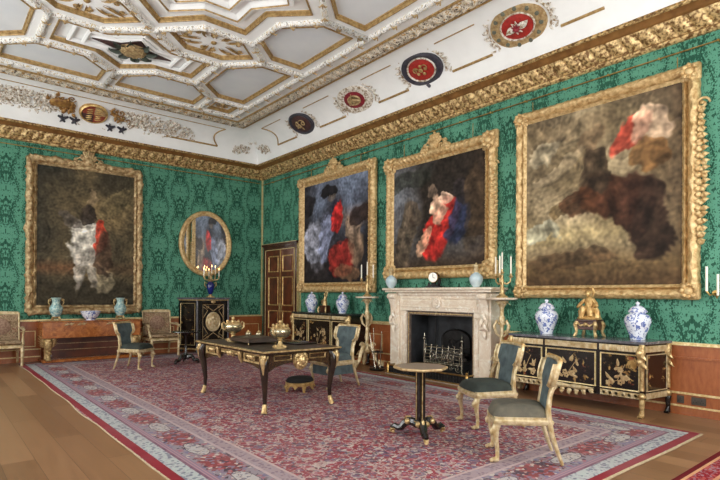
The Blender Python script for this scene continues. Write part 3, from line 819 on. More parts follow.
# rosettes of the two star panels
def rosette(y, label):
    o = thing('ceiling_rosette', label, 'rosette', (CX, y, ZCE+.05), group='rosettes of the star panels')
    b = MB(); P = [(.62, 0), (.2, .12), (0, .36), (-.2, .12), (-.62, 0), (-.2, -.12), (0, -.36), (.2, -.12)]
    b.prism([(px*1.0, py) for px, py in P], -.03, .02); b.build('dark_star', K['maroon'], o, smooth=False)
    for k in range(8):
        a = 2*PI*k/8+PI/8; b = MB(); b.leaf((.16*cos(a), .16*sin(a)), a, .21, .15, -.062, .03, 'xy', 0); b.build('leaf', K['sage'], o)
    b = MB(); b.lathe([(.0, -.10), (.10, -.095), (.19, -.07), (.225, -.03), (.23, .0)], (0, 0, 0), 28)
    for k in range(14):
        a = 2*PI*k/14; b.scroll((.13*cos(a), .13*sin(a)), .04, .012, 1.1, a, (-1)**k, 'xy', -.085, 9, 5)
    b.build('carved_roundel', K['tan'], o)
    b = MB(); b.mould(ring((0, 0), [(px*1.12, py*1.12) for px, py in P]), [(-.02, .02), (0, -.02), (.02, .02)], 'xy', 0); b.build('star_moulding', K['white'], o)
rosette(-3.5, 'dark star rosette with carved gilded centre in the far ceiling panel')
# nested white strapwork in the far star panel is part of the ceiling
b = MB()
for k in (.8, .62): b.mould([(CX+px*k, -3.5+py*k) for px, py in star6], [(-.03, .06), (-.03, .02), (0, .005), (.03, .02), (.03, .06)], 'xy', ZCE)
struct(b.build('trim_37', K['white'], angle=30))

# ------------------------------------------------------------------ pictures
def canvas(name, parent, Wd, H, blobs, base, seed, y=-.05, scale=1.0):
    """a soft painted composition: colour masses laid over a ground"""
    nx = 170; ny = int(170*H/Wd)
    me = bpy.data.meshes.new(name); vs, fs, cs = [], [], []
    def sm(a): a = max(0, min(1, a)); return a*a*(3-2*a)
    for j in range(ny+1):
        for i in range(nx+1):
            u, v = i/nx, j/ny
            vs.append((-Wd/2+Wd*u, y, H*v))
            n1 = noise.noise((u*3.2+seed, v*3.2*H/Wd, 1)); n2 = noise.noise((u*3.2+seed, v*3.2*H/Wd, 9)); n3 = noise.noise((u*14+seed, v*14*H/Wd, 4))
            n4 = noise.noise((u*40+seed, v*40*H/Wd, 2)); n5 = noise.noise((u*26+n1*6, v*30+seed+n2*6, 6))
            c = list(base(u, v, n1, n2))
            for (cx, cy, rx, ry, an, col, so, amt) in blobs:
                dx, dy = u-cx+n1*.09+n3*.035+n4*.012, v-cy+n2*.09+n3*.035-n4*.012
                a, s_ = cos(an), sin(an); px, py = (dx*a+dy*s_)/rx, (-dx*s_+dy*a)/ry
                k = sm((1-math.sqrt(px*px+py*py))/(so*.28)+.45)*amt
                sh = 1+.35*n3+.25*(py*.5)
                c = [c[q]*(1-k)+col[q]*sh*k for q in range(3)]
            g = 1+.26*n4+.26*n3+.35*max(0, n5-.1)-.3*max(0, -n5-.15)
            cs.append([max(0, min(255, q*g)) for q in c])
    for j in range(ny):
        for i in range(nx):
            a = j*(nx+1)+i; fs.append((a, a+1, a+nx+2, a+nx+1))
    me.from_pydata(vs, [], fs)
    at = me.color_attributes.new('paint', 'FLOAT_COLOR', 'POINT')
    for k, q in enumerate(cs): at.data[k].color = lin(*q)
    me.materials.append(K['oilpaint'])
    o = bpy.data.objects.new(name, me); C.objects.link(o); o.parent = parent
    b = MB(); b.box(-Wd/2, Wd/2, y+.002, y+.03, 0, H); q = b.build('stretcher', K['mahog_dark'], o, smooth=False)
    return o
m = Mat('oil_paint_on_canvas', .55, 0, .12)
a = m.nt.nodes.new('ShaderNodeVertexColor'); a.layer_name = 'paint'; m.color(a.outputs[0]); m.bump(m.noise(m.objvec(), 40.0, 3.0), .12, .004); K['oilpaint'] = m.m

def frame(b, Wd, H, fw, depth, rel, out=None, y0=0.0, n_prof=12, step=.024):
    """carved frame: outer size Wd x H, member width fw"""
    cor = [(-Wd/2, 0), (Wd/2, 0), (Wd/2, H), (-Wd/2, H)]
    inn = [(-Wd/2+fw, fw), (Wd/2-fw, fw), (Wd/2-fw, H-fw), (-Wd/2+fw, H-fw)]
    for k in range(4):
        A, B = Vector(cor[k]), Vector(cor[(k+1) % 4]); a, c = Vector(inn[k]), Vector(inn[(k+1) % 4])
        Ln = (B-A).length; n = int(Ln/step); ndir = ((a+c)-(A+B)).normalized()
        rows = []
        for i in range(n+1):
            t = i/n; O = A.lerp(B, t); I = a.lerp(c, t); row = []
            edge = min(t, 1-t)*Ln
            o_ = out((t-.5)*Ln, Ln, k) if out and edge > .01 else 0
            row.append((O.x-ndir.x*o_, y0, O.y-ndir.y*o_))
            for j in range(n_prof+1):
                w = j/n_prof; p = O.lerp(I, w)
                base = depth*(sin(PI*min(1, w*1.25+.12))**.7 if w < .72 else .55+.25*cos((w-.72)/.28*PI))
                d = base+rel((t-.5)*Ln, w, Ln, k)
                q = o_*(1-w)
                row.append((p.x-ndir.x*q, y0-max(.005, d), p.y-ndir.y*q))
            rows.append(row)
        b.grid(rows)
def cartouche(b, w, h, y=-.08, rich=1.0):
    """shell crest with scrolls, base at z=0"""
    for k in range(9):
        a = PI/2+(k-4)*.30; R = h*(.52 if k % 2 == 0 else .46)
        b.tube([(w*.05*cos(a), y, h*.34+h*.1*sin(a)), (w*.20*cos(a), y-.03, h*.34+R*.6*sin(a)), (w*.26*cos(a), y-.015, h*.34+R*sin(a))], [.02, w*.045, w*.04], 7)
        b.ball((w*.27*cos(a), y-.02, h*.34+R*1.03*sin(a)), (w*.045, .03, w*.045), 7, 5)
    b.ball((0, y-.03, h*.36), (w*.17, .055, h*.22), 12, 7)
    for s_ in (-1, 1):
        b.scroll((s_*w*.27, h*.26), h*.27, .028*rich, 1.3, PI/2, -s_, 'xz', y-.01)
        b.scroll((s_*w*.48, h*.12), h*.20, .022*rich, 1.3, PI/2, -s_, 'xz', y)
        b.scroll((s_*w*.38, h*.42), h*.12, .018*rich, 1.2, 0, s_, 'xz', y-.01)
        b.tube([(s_*w*.2, y, h*.12), (s_*w*.45, y-.02, h*.30), (s_*w*.6, y, h*.08), (s_*w*.8, y+.02, h*.02)], [.03, .04, .03, .012], 7)
        b.leaf((s_*w*.35, h*.1), PI/2-s_*1.2, h*.35, .09, y, .04, 'xz', -s_*.4)
    b.tube([(-w*.55, y+.02, 0), (0, y-.02, h*.10), (w*.55, y+.02, 0)], [.03, .06, .03], 8)
def drop(b, h, w, y=-.07):
    """pendant carved fruit-and-leaf drop, top at z=h"""
    n = int(h/.075); rnd = random.Random(4)
    for k in range(n):
        z = h*(k+.5)/n; t = z/h; ww = w*(.45+.55*sin(PI*min(1, t*1.1)))
        for s_ in (-1, 1):
            b.leaf((0, z), PI/2-s_*rnd.uniform(.7, 1.3), ww*.9, .06, y, .05, 'xz', -s_*.7)
        b.ball((rnd.uniform(-.3, .3)*ww, y-.02, z), (.035, .03, .035), 7, 5)
    b.scroll((0, h+.04), .075, .02, 1.3, 0, 1, 'xz', y)
def picture(label, loc, rz, Wd, H, fw, rel, out, mat, blobs, base, seed, crest=None, corners=.0, drops=None, tilt=0.0, depth=.11, extras=None):
    t = thing('framed_painting', label, 'painting', loc, rz, 'large framed oil paintings')
    t.rotation_euler = (-tilt, 0, rz) if False else (0, 0, rz)
    b = MB(); frame(b, Wd, H, fw, depth, rel, out); b.box(-Wd/2+fw*.4, Wd/2-fw*.4, -.02, 0, fw*.4, H-fw*.4)
    b.build('frame', mat, t, angle=75)
    cv = canvas('canvas', t, Wd-2*fw+.02, H-2*fw+.02, blobs, base, seed, -.055); cv.location = (0, 0, fw-.01)
    if corners:
        for sx in (-1, 1):
            for z, sz in ((fw*.5, -1), (H-fw*.5, 1)):
                b = MB(); c = corners
                b.ball((0, -depth*.9, 0), (c*.35, .05, c*.35), 10, 6)
                for k in range(8): b.leaf((c*.2*cos(k*PI/4), c*.2*sin(k*PI/4)), k*PI/4, c*.42, c*.42, -depth*.8, .04, 'xz', .3*(-1)**k)
                b.box(-c*.62, c*.62, -depth*.75, -.01, -c*.62, c*.62, .02)
                o = b.build('corner_ornament', mat, t, angle=60); o.location = (sx*(Wd/2-fw*.45), 0, z)
    if crest:
        b = MB(); cartouche(b, crest[0], crest[1], -depth*.6); o = b.build('crest', mat, t, angle=60); o.location = (0, 0, H-crest[2])
    for (x, z, h, w) in (drops or []):
        b = MB(); drop(b, h, w, -depth*.55); o = b.build('carved_drop', mat, t, angle=60); o.location = (x, 0, z)
    if extras:
        for (x, h) in extras:
            b = MB(); b.rod((x, -.04, H-.02), (x, -.04, H+h), .006); b.build('hanging_rod', K['brass'], t)
    return t
relA = lambda s, w, Ln, k: (.012*sin(s*2*PI/.11)*sin(PI*w)+.014*noise.noise((s*30, w*7, k))+(.014*abs(sin(s*PI/.05)) if w > .86 or w < .1 else 0))
def relG(s, w, Ln, k):                                            # guilloche band
    q = abs(abs(w-.5)-.26*abs(sin(s*PI/.26)))
    return (.022*max(0, 1-q/.09) if .12 < w < .88 else .012*abs(sin(s*PI/.045)))+.012*noise.noise((s*30, w*6, k))
def relR(s, w, Ln, k): return .03*sin(PI*w)*noise.noise((s*9, w*3, k))+.026*noise.noise((s*24, w*6, k+5))+.014*sin(s*2*PI/.31+w*4)
def outR(s, Ln, k): return .035+.05*max(0, noise.noise((s*4.2, k*3, 2)))+.03*noise.noise((s*15, k*3, 7))
DK = (38, 30, 26)
def mixc(a, c, t): t = max(0, min(1, t)); return [a[q]*(1-t)+c[q]*t for q in range(3)]
# far wall: tall landscape with a pale rock mass
def baseL(u, v, n1, n2):
    sky = mixc((74, 66, 50), (134, 114, 80), (n1+.35)*1.2*(1-abs(u-.55)))
    sky = mixc(sky, (38, 38, 34), max(0, .55-u*1.3)+max(0, v-.8)*2)
    c = mixc(sky, (112, 72, 48), max(0, 1-abs(v-.27)/.07)*(.6 if u < .4 else .25))
    if v < .22: c = mixc(c, (58, 52, 40), (.22-v)*14)
    return c
picture('tall rococo framed painting with a pale grey mass, on the far wall', (-4.285, -.03, 1.0), 0, 2.2, 3.2, .17, relR, outR, K['frame_pale'],
        [(.62, .22, .16, .12, -.6, (150, 138, 112), .9, .7), (.47, .46, .17, .20, .15, (196, 190, 178), .8, .95), (.42, .26, .07, .17, 0, (168, 160, 148), .8, .85), (.55, .27, .06, .16, .1, (150, 142, 130), .8, .8), (.62, .52, .07, .14, -.2, (176, 62, 44), .7, .9), (.50, .68, .12, .07, .5, (52, 44, 38), .6, .9), (.66, .38, .07, .16, 0, (74, 56, 44), .7, .8), (.56, .80, .06, .03, 0, (150, 128, 100), .8, .6), (.32, .62, .1, .05, -.4, (92, 84, 78), .8, .7), (.85, .8, .22, .1, .4, (104, 92, 66), 1, .7)],
        baseL, 3.0, (.62, .46, .14), 0, depth=.10)
# right wall, nearest the door
def baseP1(u, v, n1, n2):
    c = mixc((40, 38, 42), (112, 122, 142), (v-.35)*1.7+n1*.8-abs(u-.6)*.5)
    c = mixc(c, (170, 134, 110), max(0, 1-abs(v-.62)/.12)*(.5 if u > .5 else 0)); c = mixc(c, (34, 30, 30), max(0, .45-v)*1.4+max(0, .22-u)*3)
    return c
picture('gilt framed painting with pale blue grey and red drapery masses, right of the door', (-.03, -3.31, 1.47), -PI/2, 2.72, 2.68, .22, relA, lambda s, Ln, k: .012*abs(sin(s*PI/.1)), K['frame'],
        [(.18, .38, .19, .26, .1, (150, 152, 166), .8, .9), (.36, .42, .12, .24, -.1, (128, 134, 160), .8, .85), (.5, .66, .09, .12, .2, (44, 44, 58), .7, .9), (.53, .60, .11, .15, -.2, (178, 42, 40), .7, .9), (.62, .22, .20, .15, .5, (150, 44, 38), .8, .8), (.82, .42, .12, .24, .2, (142, 116, 92), .8, .75), (.9, .62, .1, .12, .2, (40, 30, 28), .8, .8), (.42, .9, .12, .07, 0, (26, 24, 26), .7, .9), (.72, .12, .2, .08, 0, (120, 90, 66), .8, .7), (.44, .82, .06, .04, .3, (120, 104, 92), .7, .6), (.1, .82, .12, .12, 0, (36, 32, 34), .8, .8), (.2, .12, .2, .1, 0, (52, 46, 46), .8, .6)],
        baseP1, 11.0, (.58, .36, .06), .2, [(1.36, .15, 1.55, .12)], extras=[(-.9, .16), (.9, .16)])
# right wall, over the fireplace
def baseP2(u, v, n1, n2):
    c = mixc((44, 38, 33), (128, 132, 140), (.38-u)*3.0*(v > .25)*(1-abs(v-.65)*1.6)+n1*.7+.02)
    c = mixc(c, (88, 66, 46), (u-.82)*3*(1-abs(v-.45))); c = mixc(c, (70, 54, 40), max(0, .22-v)*3)
    return c
picture('gilt framed painting with a broad scarlet drapery mass, above the fireplace', (-.03, -6.28, 1.72), -PI/2, 2.5, 2.27, .21, relA, lambda s, Ln, k: .014*abs(sin(s*PI/.09)), K['frame'],
        [(.53, .30, .17, .24, -.35, (186, 46, 40), .7, .95), (.62, .50, .10, .13, .2, (190, 52, 46), .7, .9), (.74, .38, .12, .22, .1, (44, 50, 74), .8, .9), (.17, .32, .12, .3, -.1, (88, 76, 62), .8, .9), (.27, .52, .09, .12, .2, (82, 70, 58), .8, .85), (.50, .52, .07, .16, .1, (208, 168, 140), .7, .85), (.60, .62, .07, .06, 0, (214, 178, 152), .7, .85), (.77, .66, .09, .16, .05, (46, 40, 40), .8, .85), (.46, .72, .06, .08, 0, (118, 100, 84), .8, .8), (.38, .22, .06, .14, -.3, (196, 152, 122), .7, .8), (.9, .5, .1, .4, 0, (66, 52, 38), 1, .6), (.2, .85, .3, .1, .2, (44, 46, 40), 1, .7)],
        baseP2, 23.0, (.6, .40, .08), .24, [(1.25, .42, 1.3, .10)], extras=[(-.8, .25), (.8, .25)])
# right wall, nearest the viewer
def baseP3(u, v, n1, n2):
    c = mixc((118, 102, 76), (172, 154, 122), n1*1.3+.35-u*.4); c = mixc(c, (84, 74, 62), max(0, v-.7)*1.6+n2*.5)
    c = mixc(c, (186, 166, 118), max(0, 1-abs(v-.30)/.11)*(.85-u*.55)); c = mixc(c, (70, 54, 40), max(0, u-.72)*2.2)
    if v < .22: c = mixc(c, (104, 84, 56), (.22-v)*9); c = mixc(c, (74, 56, 38), (.13-v)*8)
    return c
picture('largest gilt framed painting, with a dark brown mass under clouds, nearest the viewer', (-.03, -9.13, 1.38), -PI/2, 2.42, 2.75, .185, relG, lambda s, Ln, k: .008*abs(sin(s*PI/.12)), K['frame'],
        [(.30, .40, .10, .06, .1, (104, 84, 54), .8, .7), (.40, .44, .12, .09, 0, (74, 50, 34), .8, .85), (.50, .50, .13, .12, .1, (74, 46, 30), .8, .95), (.63, .45, .13, .12, 0, (64, 40, 28), .8, .95), (.74, .42, .12, .15, .1, (56, 36, 27), .8, .95), (.84, .33, .11, .21, .1, (46, 33, 26), .8, .9), (.35, .16, .3, .05, 0, (70, 52, 36), .8, .6), (.50, .64, .12, .13, .1, (62, 50, 38), .7, .9), (.74, .80, .13, .08, .5, (164, 62, 48), .8, .85), (.84, .82, .12, .10, -.3, (200, 170, 142), .8, .75), (.84, .66, .1, .09, -.2, (110, 78, 46), .8, .8), (.46, .80, .10, .05, .3, (120, 98, 74), .8, .7), (.13, .82, .12, .05, .3, (172, 160, 134), 1, .6), (.12, .30, .16, .04, 0, (156, 158, 142), .9, .6), (.2, .7, .22, .04, .3, (152, 136, 110), 1, .5), (.3, .9, .3, .05, -.1, (128, 110, 84), 1, .6)],
        baseP3, 37.0, None, .17, [(1.25, .62, 1.6, .10)], extras=[(-.95, .14), (.98, .14)])

# oval mirror on the far wall
t = thing('oval_mirror', 'oval gilt framed mirror on the green wall above the corner cabinet', 'mirror', (-1.61, -.03, 2.66))
b = MB(); rows = []
for k in range(72):
    a = 2*PI*k/72; row = []
    for (o, d) in ((.0, 0), (.0, .05), (.02, .075), (.05, .08), (.075, .06), (.09, .065), (.11, .05), (.125, .03)):
        r = 1.0; x, z = (.68-o)*cos(a), (.81-o)*sin(a)
        row.append((x, -d-(.008*sin(a*36) if o in (.02, .09) else 0), z))
    rows.append(row)
b.grid(rows, True); b.build('frame', K['frame'], t, angle=60)
b = MB(); b.lathe([(0, 0), (1, 0), (1, .015)], (0, -.035, 0), 64, 'y', .56, .69); b.build('mirror_glass', K['mirror'], t, smooth=False)
# ------------------------------------------------------------------ rugs
def border(d0, d1, kind, a, c, per=1.0): return (d0, d1, kind, a, c, per)
CR = lin(132, 38, 50)
K['carpet'] = carpet('persian_carpet', 2.34, 5.14, CR,
    [(0, lin(140, 54, 66)), (.22, lin(162, 106, 116)), (.40, lin(110, 98, 120)), (.55, lin(182, 164, 158)), (.68, lin(146, 42, 54)), (.84, lin(90, 82, 108))],
    [border(0, .085, 'plain', lin(132, 20, 36), lin(112, 14, 30)), border(.085, .22, 'speck', lin(168, 175, 173), lin(92, 98, 118)),
     border(.22, .245, 'plain', lin(104, 72, 92), lin(150, 110, 122)), border(.245, .30, 'stripe', lin(160, 124, 132), lin(124, 108, 126), .026),
     border(.30, .62, 'cart', lin(134, 126, 134), lin(126, 58, 60), .98), border(.62, .65, 'plain', lin(176, 156, 156), lin(160, 140, 144)),
     border(.65, .76, 'speck', lin(152, 134, 138), lin(112, 94, 108)), border(.76, .785, 'plain', lin(186, 164, 158), lin(160, 130, 132))])
RX, RY = -3.2, -5.47
def rug(name, label, loc, hx, hy, mat, fr, wob, rz=0.0):
    t = thing(name, label, 'rug', loc, rz)
    nx, ny = 46, 90; b = MB(); rows = []
    for j in range(ny+1):
        row = []
        for i in range(nx+1):
            x, y = -hx+2*hx*i/nx, -hy+2*hy*j/ny
            w = wob*noise.noise((y*.9, x*.2, 3))
            row.append((x+w*(abs(x)/hx)**6, y+wob*.5*noise.noise((x*.9, 5, y*.1))*(abs(y)/hy)**8, .010+.001*noise.noise((x*2, y*2, 0))))
        rows.append(row)
    b.grid(rows)
    e = [rows[0][i] for i in range(nx+1)]+[rows[j][nx] for j in range(1, ny+1)]+[rows[ny][i] for i in range(nx-1, -1, -1)]+[rows[j][0] for j in range(ny-1, 0, -1)]
    b.grid([e, [(p[0], p[1], 0.0005) for p in e]], False, True)
    b.build('pile', mat, t)
    b = MB()
    for sgn in fr:
        ed = rows[0] if sgn == 'near' else (rows[ny] if sgn == 'far' else ([r[0] for r in rows] if sgn == 'left' else [r[nx] for r in rows]))
        dx, dy = {'near': (0, -1), 'far': (0, 1), 'left': (-1, 0), 'right': (1, 0)}[sgn]
        w_ = .028 if sgn in ('near', 'far') else .014
        b.grid([[(p[0], p[1], .009) for p in ed], [(p[0]+dx*w_*(.85+.3*noise.noise((p[0]*9, p[1]*9, 1))), p[1]+dy*w_*(.85+.3*noise.noise((p[0]*9, p[1]*9, 2))), .003) for p in ed]])
    b.build('fringe', K['fringe'], t)
    return t
rug('persian_carpet', 'huge crimson and blue grey Persian carpet under all the furniture', (RX, RY, 0), 2.34, 5.14, K['carpet'], ('near', 'left'), .045)
K['redrug'] = carpet('red_rug', 1.6, .77, lin(132, 22, 32), [(0, lin(140, 34, 42)), (.3, lin(150, 44, 48)), (.5, lin(96, 24, 36)), (.7, lin(160, 70, 66)), (.85, lin(120, 22, 32))],
    [border(0, .045, 'plain', lin(96, 22, 28), lin(80, 18, 24)), border(.045, .07, 'plain', lin(196, 150, 110), lin(170, 110, 84)), border(.07, .20, 'speck', lin(126, 22, 32), lin(170, 84, 78)), border(.20, .23, 'plain', lin(190, 140, 108), lin(170, 110, 84))], 1.0, lin(150, 70, 66), .0)
rug('red_rug', 'bright red rug with narrow patterned borders, cut off at the bottom right corner', (-2.05, -11.70, 0), 1.6, .77, K['redrug'], (), .01)

# ------------------------------------------------------------------ klismos side chairs
def make_chair(label, seatmat, deep=False, loc=(0, 0, 0), rz=0, scale=1.0, group='gilt side chairs'):
    t = thing('side_chair', label, 'chair', loc, rz, group, scale)
    g = K['gold_cream']
    P = lambda k: (.26-.035*k, -.27+.5*k)                         # half width, y from front to back
    b = MB()
    out = [(-.255, -.26), (-.13, -.285), (.13, -.285), (.255, -.26), (.235, .0), (.21, .23), (-.21, .23), (-.235, 0)]
    b.prism(out, .335, .405); b.mould(out, [(-.008, .345), (-.014, .36), (-.014, .375), (-.004, .385)]); b.build('seat_frame', g, t)
    b = MB(); rows = []
    for j in range(15):
        v = j/14; row = []
        for i in range(15):
            u = i/14*2-1; w = .25-.045*v
            ed = (1-abs(u)**5)*(1-abs(v*2-1)**5)
            row.append((u*(w+.012*ed), -.265+.485*v-.03*(1-u*u)*(1-v), .40+.105*ed**.5))
        rows.append(row)
    b.grid(rows); b.build('seat_cushion', seatmat, t)
    if deep:
        b = MB(); b.prism([(x*.97, y*.97) for x, y in out], .20, .34); b.build('upholstered_rail', K['teal'], t, smooth=False)
    for s in (-1, 1):
        b = MB()
        b.tube([(s*.215, -.235, .345), (s*.222, -.256, .29), (s*.222, -.254, .22), (s*.218, -.238, .12), (s*.22, -.236, .05), (s*.222, -.246, .02)], [.034, .036, .026, .019, .018, .026], 10)
        b.ball((s*.222, -.256, .022), (.030, .038, .022), 10, 5)
        b.ball((s*.222, -.288, .27), (.03, .02, .035), 8, 5)
        for k in (-1, 0, 1): b.ball((s*.222+k*.018, -.29, .014), (.011, .016, .014), 6, 4)
        b.build('leg', g, t)
    for s in (-1, 1):
        b = MB()
        b.tube([(s*.222, .315, 0), (s*.214, .275, .11), (s*.205, .23, .25), (s*.2, .205, .37), (s*.197, .20, .47), (s*.195, .215, .60), (s*.20, .25, .70)], [.015, .019, .024, .028, .024, .021, .019], 8, flat=1.15)
        b.build('leg', g, t)
    yb = lambda x, z: .20+.10*(z-.45)+.32*(z-.45)**2-1.1*x*x*max(0, (z-.55))
    out = [(0, .455), (-.165, .455), (-.168, .60), (-.176, .66), (-.20, .69), (-.245, .71), (-.262, .75), (-.265, .86), (-.255, .895), (-.12, .905), (0, .908)]
    out = out+[(-x, z) for x, z in out[-2:0:-1]]
    # upholstered back panel
    def w_at(z): return .155 if z < .64 else (.155+.085*min(1, (z-.64)/.06) if z < .70 else .24)
    for nm, off, mt in (('backrest', -.012, K['teal']), ('outside_back', .02, K['gold_cream'])):
        b = MB(); rows = []
        for j in range(22):
            z = .46+.435*j/21; row = []
            for i in range(13):
                u = i/12*2-1; x = u*w_at(z); row.append((x, yb(x, z)+off-(.014*(1-u**4) if off < 0 else -.004), z))
            rows.append(row)
        b.grid(rows); b.build(nm, mt, t)
    b = MB()
    b.tube([(x, yb(x, z), z) for x, z in out], .021, 8, True); b.build('back_frame', g, t)
    for s in (-1, 1):
        b = MB()
        P0 = [(s*.262, .885), (s*.268, .80), (s*.262, .74), (s*.235, .705), (s*.205, .69)]
        b.grid([[(x, yb(x, z)-.055*k+(.015*k*k), z) for x, z in P0] for k in (0, .35, .7, 1.0)])
        b.tube([(x, yb(x, z)-.045, z) for x, z in P0], .012, 6); b.ball((s*.20, yb(.2, .69)-.02, .688), (.022, .03, .022), 8, 5)
        b.build('scroll_wing', g, t)
    b = MB(); b.tube([(x, yb(x, .905)+.004, .912) for x in [(-.25+.05*i) for i in range(11)]], .02, 8); b.build('crest_rail', K['gold'], t)
    return t
ang = lambda dx, dy: math.atan2(dx, -dy)                          # rotation that turns the front (-y) to (dx, dy)
chA = make_chair('gilt chair with dark green velvet seat, facing the hearth between tripod table and fireplace', K['darkvelvet'], loc=(-2.25, -9.01, .016), rz=ang(-.88, .47), scale=.95)
chA['label'] = 'gilt side chair with slate back and dark green seat standing before the fireplace'
chB = make_chair('gilt side chair with brownish seat nearest the viewer, before the right commode', K['brownvelvet'], loc=(-2.985, -9.885, .016), rz=ang(-.66, .75), scale=.94)
chC = make_chair('gilt side chair with black seat in front of the amber wooden console table', K['darkvelvet'], loc=(-3.96, -2.33, .016), rz=ang(.62, -.78), scale=.93)
chD = make_chair('gilt chair with slate upholstery tucked behind the writing desk', K['teal'], True, loc=(-2.16, -6.10, .016), rz=ang(-1, -.0), scale=1.0)

# ------------------------------------------------------------------ writing desk
dk = thing('writing_desk', 'large dark writing desk with gilt bronze mounts in the middle of the carpet', 'desk', (-3.46, -6.27, .016))
dk.scale = (.93, .95, 1)
b = MB(); b.box(-.60, .60, -1.0, 1.0, .69, .728, .01); b.build('top', K['desk'], dk)
b = MB(); b.mould([(-.60, -1.0), (.60, -1.0), (.60, 1.0), (-.60, 1.0)], [(.02, .731), (.0, .732), (-.010, .726), (-.010, .716), (-.0, .71)], 'xy'); b.build('gilt_edge', K['bronze'], dk)
b = MB(); b.box(-.52, .52, -.92, .92, .726, .7305); b.build('leather_inset', K['leather'], dk, smooth=False)
b = MB()
lo = [(-.84, .50), (-.74, .51), (-.62, .535), (-.50, .545), (-.36, .55), (-.30, .60), (0, .615), (.30, .60), (.36, .55), (.50, .545), (.62, .535), (.74, .51), (.84, .50)]
for s in (-1, 1):
    b.prism(lo+[(.84, .69), (-.84, .69)], s*.50-.018, s*.50+.018, 'yz')
lo2 = [(-.47, .48), (-.38, .53), (-.22, .565), (0, .575), (.22, .565), (.38, .53), (.47, .48)]
for s in (-1, 1): b.prism(lo2+[(.47, .69), (-.47, .69)], s*.90-.018, s*.90+.018, 'xz')
b.build('apron', K['boulle'], dk, smooth=False)
for s in (-1, 1):
    for (y0, y1, z0) in ((-.80, -.37, .565), (-.29, .29, .625), (.37, .80, .565)):
        b = MB(); P = [(y0, z0), (y1, z0), (y1, .678), (y0, .678)]
        b.mould(P, [(0, 0), (.004, s*.014), (.02, s*.012), (.026, 0)], 'yz', s*.519)
        o = b.build('drawer_moulding', K['bronze'], dk, smooth=False)
        c = (y0+y1)/2
        b = MB(); 
        for q in (-1, 1): b.scroll((c+q*.07, .625), .035, .009, 1.2, 1.5, q, 'yz', s*.53); b.leaf((c+q*.02, .63), PI/2-q*1.4, .12, .035, s*.528, -s*.02, 'yz', 0)
        b.ball((s*.53, c, .635), (.02, .035, .035), 8, 5); b.build('drawer_handle', K['bronze'], o)
    for y in (-.33, .33):
        b = MB(); b.tube([(s*.52, y, .69), (s*.56, y, .66), (s*.555, y, .60), (s*.525, y, .545)], [.02, .032, .026, .015], 8); b.scroll((y, .655), .035, .012, 1.1, 0, 1, 'yz', s*.575); b.build('scroll_mount', K['bronze'], dk)
for s in (-1, 1):
    b = MB(); b.lathe([(0, -.075), (.05, -.06), (.085, -.035), (.105, -.025), (.115, -.0)], (0, 0, 0), 24, 'y', 1, 1.1)
    for k in range(12): a = 2*PI*k/12; b.leaf((.05*cos(a), .05*sin(a)), a, .05, .045, -.04, .008)
    b.ball((0, -.07, 0), (.035, .025, .05), 8, 6)
    o = b.build('mask_medallion', K['bronze'], dk); o.location = (0, s*.918, .60); o.rotation_euler = (0, 0, 0 if s < 0 else PI)
    b = MB(); b.mould([(-.40, .60), (-.14, .60), (-.14, .672), (-.40, .672)], [(0, 0), (.004, -.012), (.014, 0)], 'xz', -.92 if s < 0 else .92); b.build('end_moulding', K['bronze'], dk, smooth=False); b = MB(); b.mould([(.14, .60), (.40, .60), (.40, .672), (.14, .672)], [(0, 0), (.004, -.012), (.014, 0)], 'xz', -.92 if s < 0 else .92); b.build('end_moulding', K['bronze'], dk, smooth=False)
for sx in (-1, 1):
    for sy in (-1, 1):
        b = MB()
        b.tube([(sx*.50, sy*.88, .69), (sx*.53, sy*.91, .63), (sx*.535, sy*.915, .54), (sx*.515, sy*.895, .38), (sx*.50, sy*.88, .22), (sx*.505, sy*.885, .08), (sx*.515, sy*.895, .0)], [.055, .062, .058, .042, .03, .024, .024], 10)
        o = b.build('leg', K['desk'], dk)
        b = MB(); q = Vector((sx*.56, sy*.94, 0))
        b.ball((sx*.56, sy*.945, .655), (.04, .04, .045), 9, 6)
        b.tube([(sx*.54, sy*.92, .70), (sx*.575, sy*.955, .63), (sx*.57, sy*.95, .54), (sx*.545, sy*.925, .42)], [.03, .034, .022, .006], 8)
        b.tube([(sx*.50, sy*.95, .67), (sx*.57, sy*.96, .60), (sx*.56, sy*.945, .52)], [.012, .022, .01], 6); b.tube([(sx*.57, sy*.88, .67), (sx*.585, sy*.945, .60), (sx*.57, sy*.94, .52)], [.012, .022, .01], 6)
        b.build('corner_mount', K['bronze'], o)
        b = MB(); b.tube([(sx*.502, sy*.882, .16), (sx*.505, sy*.885, .09), (sx*.516, sy*.896, .03), (sx*.528, sy*.908, .0)], [.012, .030, .034, .04], 8); b.build('foot_mount', K['bronze'], o)
